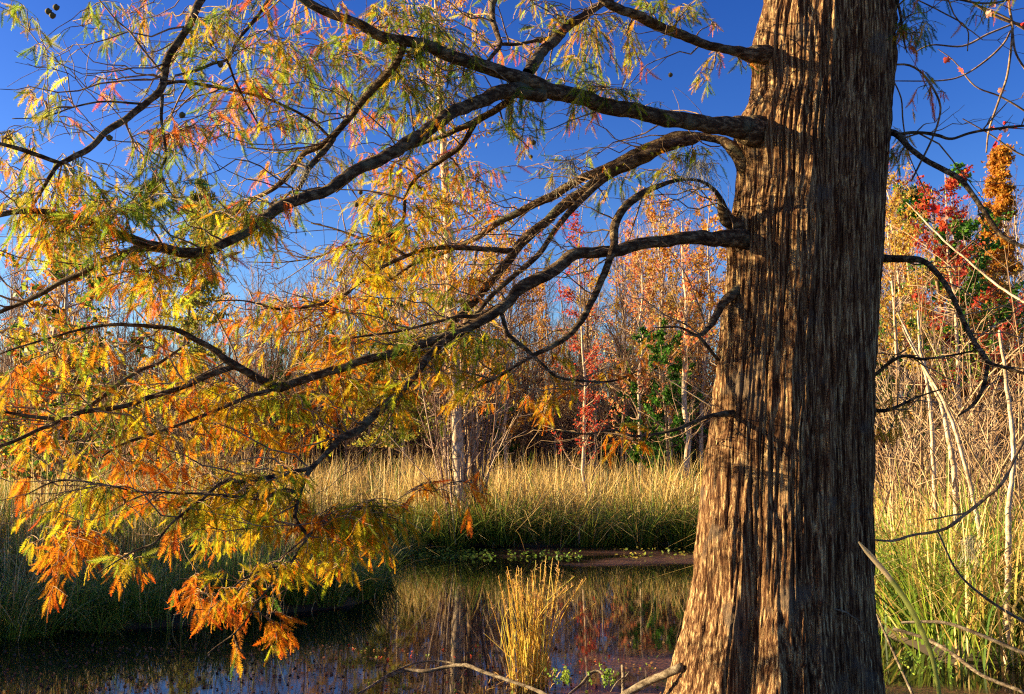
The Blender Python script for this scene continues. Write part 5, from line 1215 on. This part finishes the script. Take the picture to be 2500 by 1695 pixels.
# thin branches from neighbours, right
def neighbour():
    e = link('maple_branch', None, label='thin bare maple branches with a few pink leaves against blue sky at upper right', cat='branch')
    o = P(2650, 60, 6.5); e.location = o
    r = np.random.default_rng(4)
    sets = [[(2650, 60, 6.5, 8), (2550, 10, 6.2, 8), (2468, -10, 6.0, 7), (2472, 76, 6.0, 7), (2460, 180, 6.0, 6), (2442, 236, 6.0, 6), (2415, 316, 6.0, 5), (2408, 373, 6.0, 4)],
            [(2650, 60, 6.5, 9), (2540, 60, 6.3, 8), (2490, 60, 6.2, 9), (2420, 35, 6.2, 7), (2350, -10, 6.2, 5)],
            [(2600, 120, 6.4, 8), (2500, 70, 6.3, 8), (2450, 40, 6.3, 6), (2380, 10, 6.3, 4)],
            [(2470, 60, 6.0, 5), (2411, 84, 6.0, 5), (2350, 113, 6.0, 5), (2274, 110, 6.0, 4), (2230, 130, 6.0, 3)],
            [(2468, 75, 6.0, 5), (2450, 107, 6.0, 5), (2411, 145, 6.0, 5), (2354, 183, 6.0, 4), (2297, 197, 6.0, 4), (2180, 198, 5.8, 3)],
            [(2472, 76, 6.0, 6), (2480, 130, 6.0, 6), (2510, 180, 6.0, 6)],
            [(2179, 158, 5.6, 5), (2221, 160, 5.6, 6), (2259, 187, 5.6, 6), (2293, 247, 5.6, 6), (2293, 289, 5.6, 5), (2274, 343, 5.6, 5), (2248, 396, 5.6, 5), (2225, 442, 5.6, 4)],
            [(2600, 340, 6.2, 7), (2500, 270, 6.1, 6), (2440, 235, 6.1, 5), (2380, 210, 6.1, 4), (2330, 150, 6.1, 3), (2290, 120, 6.1, 2)],
            [(2620, 400, 6.2, 6), (2500, 380, 6.2, 5), (2420, 330, 6.2, 4), (2350, 290, 6.2, 3)],
            [(2178, 190, 5.7, 4), (2200, 240, 5.7, 4), (2205, 300, 5.7, 4), (2220, 380, 5.7, 3), (2260, 470, 5.7, 3)],
            [(2240, 0, 5.8, 4), (2300, 30, 5.8, 4), (2360, 68, 5.8, 4), (2362, 125, 5.8, 3)]]
    for rows in sets:
        s = spline([(*(P(x, y, dd) - o), w * dd / F_PX / 2) for x, y, dd, w in rows], 0.03)
        V, Fq = tubes(s[None, :, :3], s[None, :, 3], 6, ref=(0, 1, 0))
        link('twig', mesh_np('twig', V, Fq, M_TWIG, smooth=True), e)
    # leaves with a few lobes
    a = np.linspace(0, 2 * math.pi, 15)[:-1]
    rad = np.array([1, .55, .9, .5, .75, .6, .5, .35, .5, .6, .75, .5, .9, .55])
    V = np.vstack([[[0, 0, .12]], np.stack([rad * np.cos(a), rad * np.sin(a), -.15 * rad ** 2], -1)])
    Fq = np.array([(0, i + 1, (i + 1) % 14 + 1) for i in range(14)])
    cols = [(0.72, 0.12, 0.07), (0.75, 0.35, 0.25), (0.62, 0.03, 0.02)]
    ms = [mesh_np('leaf', V, Fq, M_LEAF, np.tile(c, (15, 1))) for c in cols]
    for x, y, k, s in ((2310, 147, 0, 9), (2348, 172, 0, 9), (2412, 35, 1, 10), (2425, 12, 1, 8), (2443, 220, 1, 9), (2420, 315, 0, 7), (2440, 335, 0, 9), (2430, 353, 2, 10), (2455, 318, 1, 7), (2463, 328, 1, 7), (2478, 310, 2, 6), (2452, 300, 2, 5), (2285, 510, 2, 12), (2308, 508, 2, 7), (2307, 530, 1, 9), (2498, 58, 2, 9)):
        q = link('leaf', ms[k], e)
        p = P(x, y, 6.0) - o
        q.location = p; sc = s * 1.7 * 6 / F_PX; q.scale = (sc, sc * .8, sc)
        q.rotation_euler = (r.uniform(.6, 2.2), r.normal() * .5, r.random() * 6)
neighbour()
stick('hanging_branch', [(2560, 1000, 5.0, 9), (2505, 1070, 5.0, 9), (2487, 1100, 5.0, 8), (2468, 1144, 5.0, 8), (2442, 1186, 5.0, 8), (2411, 1217, 5.05, 8), (2366, 1251, 5.1, 8), (2328, 1282, 5.1, 8), (2297, 1297, 5.15, 7), (2221, 1312, 5.2, 6), (2183, 1323, 5.2, 6), (2140, 1320, 5.25, 4)],
      'thin dark crooked branch curving down toward the trunk in front of the right reeds', mat=M_TWIG, side=([(2366, 1251, 5.1, 5), (2310, 1262, 5.1, 4), (2260, 1270, 5.1, 3)],))

# ------------------------------------------------------------------ small plants on the water and mud
def floaters():
    r = np.random.default_rng(14)
    def discs(pts, size, cols, tall):
        n = len(pts)
        a = np.arange(7) * 2 * math.pi / 7
        s = size * r.uniform(.5, 1.2, n)
        z = r.uniform(.006, tall, n)
        tl = unit(r.normal(size=(n, 3)) * .5 + (0, 0, 1)); u = unit(np.cross(tl, (0, 1, 0.1))); v = np.cross(tl, u)
        V = (pts + np.stack([0 * z, 0 * z, z], -1))[:, None] + s[:, None, None] * (np.cos(a)[None, :, None] * u[:, None] + np.sin(a)[None, :, None] * v[:, None])
        F5 = (np.array([[0, 1, 2], [0, 2, 3], [0, 3, 4], [0, 4, 5], [0, 5, 6]])[None] + (np.arange(n) * 7)[:, None, None]).reshape(-1, 3)
        return V.reshape(-1, 3), F5, np.repeat(np.array(cols)[r.integers(0, len(cols), n)], 7, 0)
    def patch(n, pxr, dr, label, size, tall, cols):
        d = r.uniform(*dr, n); px = r.uniform(*pxr, n)
        pts = np.stack([(px - CX) / F_PX * d, d, np.zeros(n)], -1)
        V, Fq, C = discs(pts, size, cols, tall)
        link('floating_plants', mesh_np('floating_plants', V, Fq, M_LEAF, C), kind='stuff', label=label, cat='water plants')
    G = [(0.16, 0.30, 0.03), (0.30, 0.38, 0.05), (0.10, 0.2, 0.03)]
    patch(260, (1000, 1210), (13.9, 15.1), 'row of small bright green floating leaves near the far bank', .019, .05, G)
    patch(90, (1240, 1420), (14.0, 14.9), 'few scattered green leaves on the brown film at the far bank', .02, .05, G)
    patch(60, (1500, 1700), (14.0, 15.2), 'scattered yellowish leaves on the brown film left of the trunk', .022, .06, [(0.45, 0.36, 0.06), (0.2, 0.26, 0.04)])
    patch(650, (850, 1620), (6.2, 8.2), 'tiny red and brown leaves afloat around the golden grass', .010, .008, [(0.4, 0.05, 0.02), (0.25, 0.12, 0.05), (0.35, 0.2, 0.08), (0.15, 0.2, 0.03)])
    patch(700, (0, 850), (6.2, 8.2), 'specks of leaf litter afloat on the dark water at lower left', .011, .006, [(0.2, 0.08, 0.04), (0.12, 0.08, 0.05)])
    # leafy sprigs
    def sprig(px, py, d, h, label, seed):
        r = np.random.default_rng(seed); g = Bag()
        for k in range(9):
            t = np.linspace(0, 1, 5)[:, None]
            b = np.array([r.normal() * h * .35, r.normal() * h * .3, 0.0]); e = b + np.array([r.normal() * .35, r.normal() * .3, 1.0]) * h * r.uniform(.5, 1)
            c = b * (1 - t) + e * t
            V, Fq = tubes(c[None], np.full((1, 5), .0015), 3); g.add(V, Fq, (0.2, 0.2, 0.05))
            m = 16; q = r.random(m)[:, None]; p = b * (1 - q) + e * q
            a = unit(r.normal(size=(m, 3)) + (0, 0, .3)); bb = unit(np.cross(a, r.normal(size=(m, 3)))); s = .022
            V = np.stack([p, p + a * s * .5 + bb * s * .3, p + a * s, p + a * s * .5 - bb * s * .3], 1).reshape(-1, 3)
            g.add(V, np.arange(4 * m).reshape(-1, 4), [(0.2, 0.34, 0.04), (0.32, 0.42, 0.05), (0.14, 0.26, 0.03)][r.integers(3)])
        o = link('leafy_sprig', g.mesh('leafy_sprig', M_LEAF), label=label, cat='plant', group='small green sprigs'); o.location = P(px, py, d)
    sprig(1380, 1668, 6.5, .10, 'small red-tinged green sprig in the water right of the golden grass', 1)
    sprig(1480, 1670, 6.4, .12, 'wispy green sprig between hooked twig and upright twig', 2)
    sprig(2235, 1650, 6.2, .20, 'bright green sprig on the mud beside the long arching leaf', 3)
    sprig(2170, 1400, 7.6, .35, 'green leafy shoots against the right side of the trunk', 4)
    sprig(2330, 1420, 7.4, .40, 'yellow green leafy shoots in the middle of the right thicket', 5)
    sprig(2200, 830, 8.5, .5, 'bright green vine leaves high in the pale thicket near the trunk', 6)
    sprig(2370, 930, 8.2, .45, 'green vine leaves in the pale thicket below the drooping limb', 7)
floaters()

# bushes on the near bank, left of the view: they shade the lower left corner
def side_bushes():
    ms = bare_tree(600, 3.2, n1=60, spread=0.42, up=0.7, tr=0.05, pale=False, stems=3, twig=9, leaves=15000, lsize=0.11, lcols=GREEN + OLIVE, lfrom=0.0, start=0.03)
    src = None
    for i, (x, y, s) in enumerate(((-7.6, 5.4, .62), (-8.4, 6.8, .66), (-8.9, 7.9, .70), (-8.6, 9.6, .84), (-9.2, 11.0, .82), (-7.4, 4.4, .58))):
        lab = 'leafy olive bush on the left shore, ' + ['second nearest the camera', 'third from the camera', 'in the middle of the row', 'third from the far end', 'at the far end of the row', 'nearest the camera'][i]
        if src is None: src = o = plant('leafy_bush', ms, 1250, 1, s, i, lab, 'bushes on the left shore', cat='bush')
        else: o = replant(src, 1250, 1, s, i * 1.3, lab, 'bushes on the left shore')
        o.location = (x, y, 0)
side_bushes()
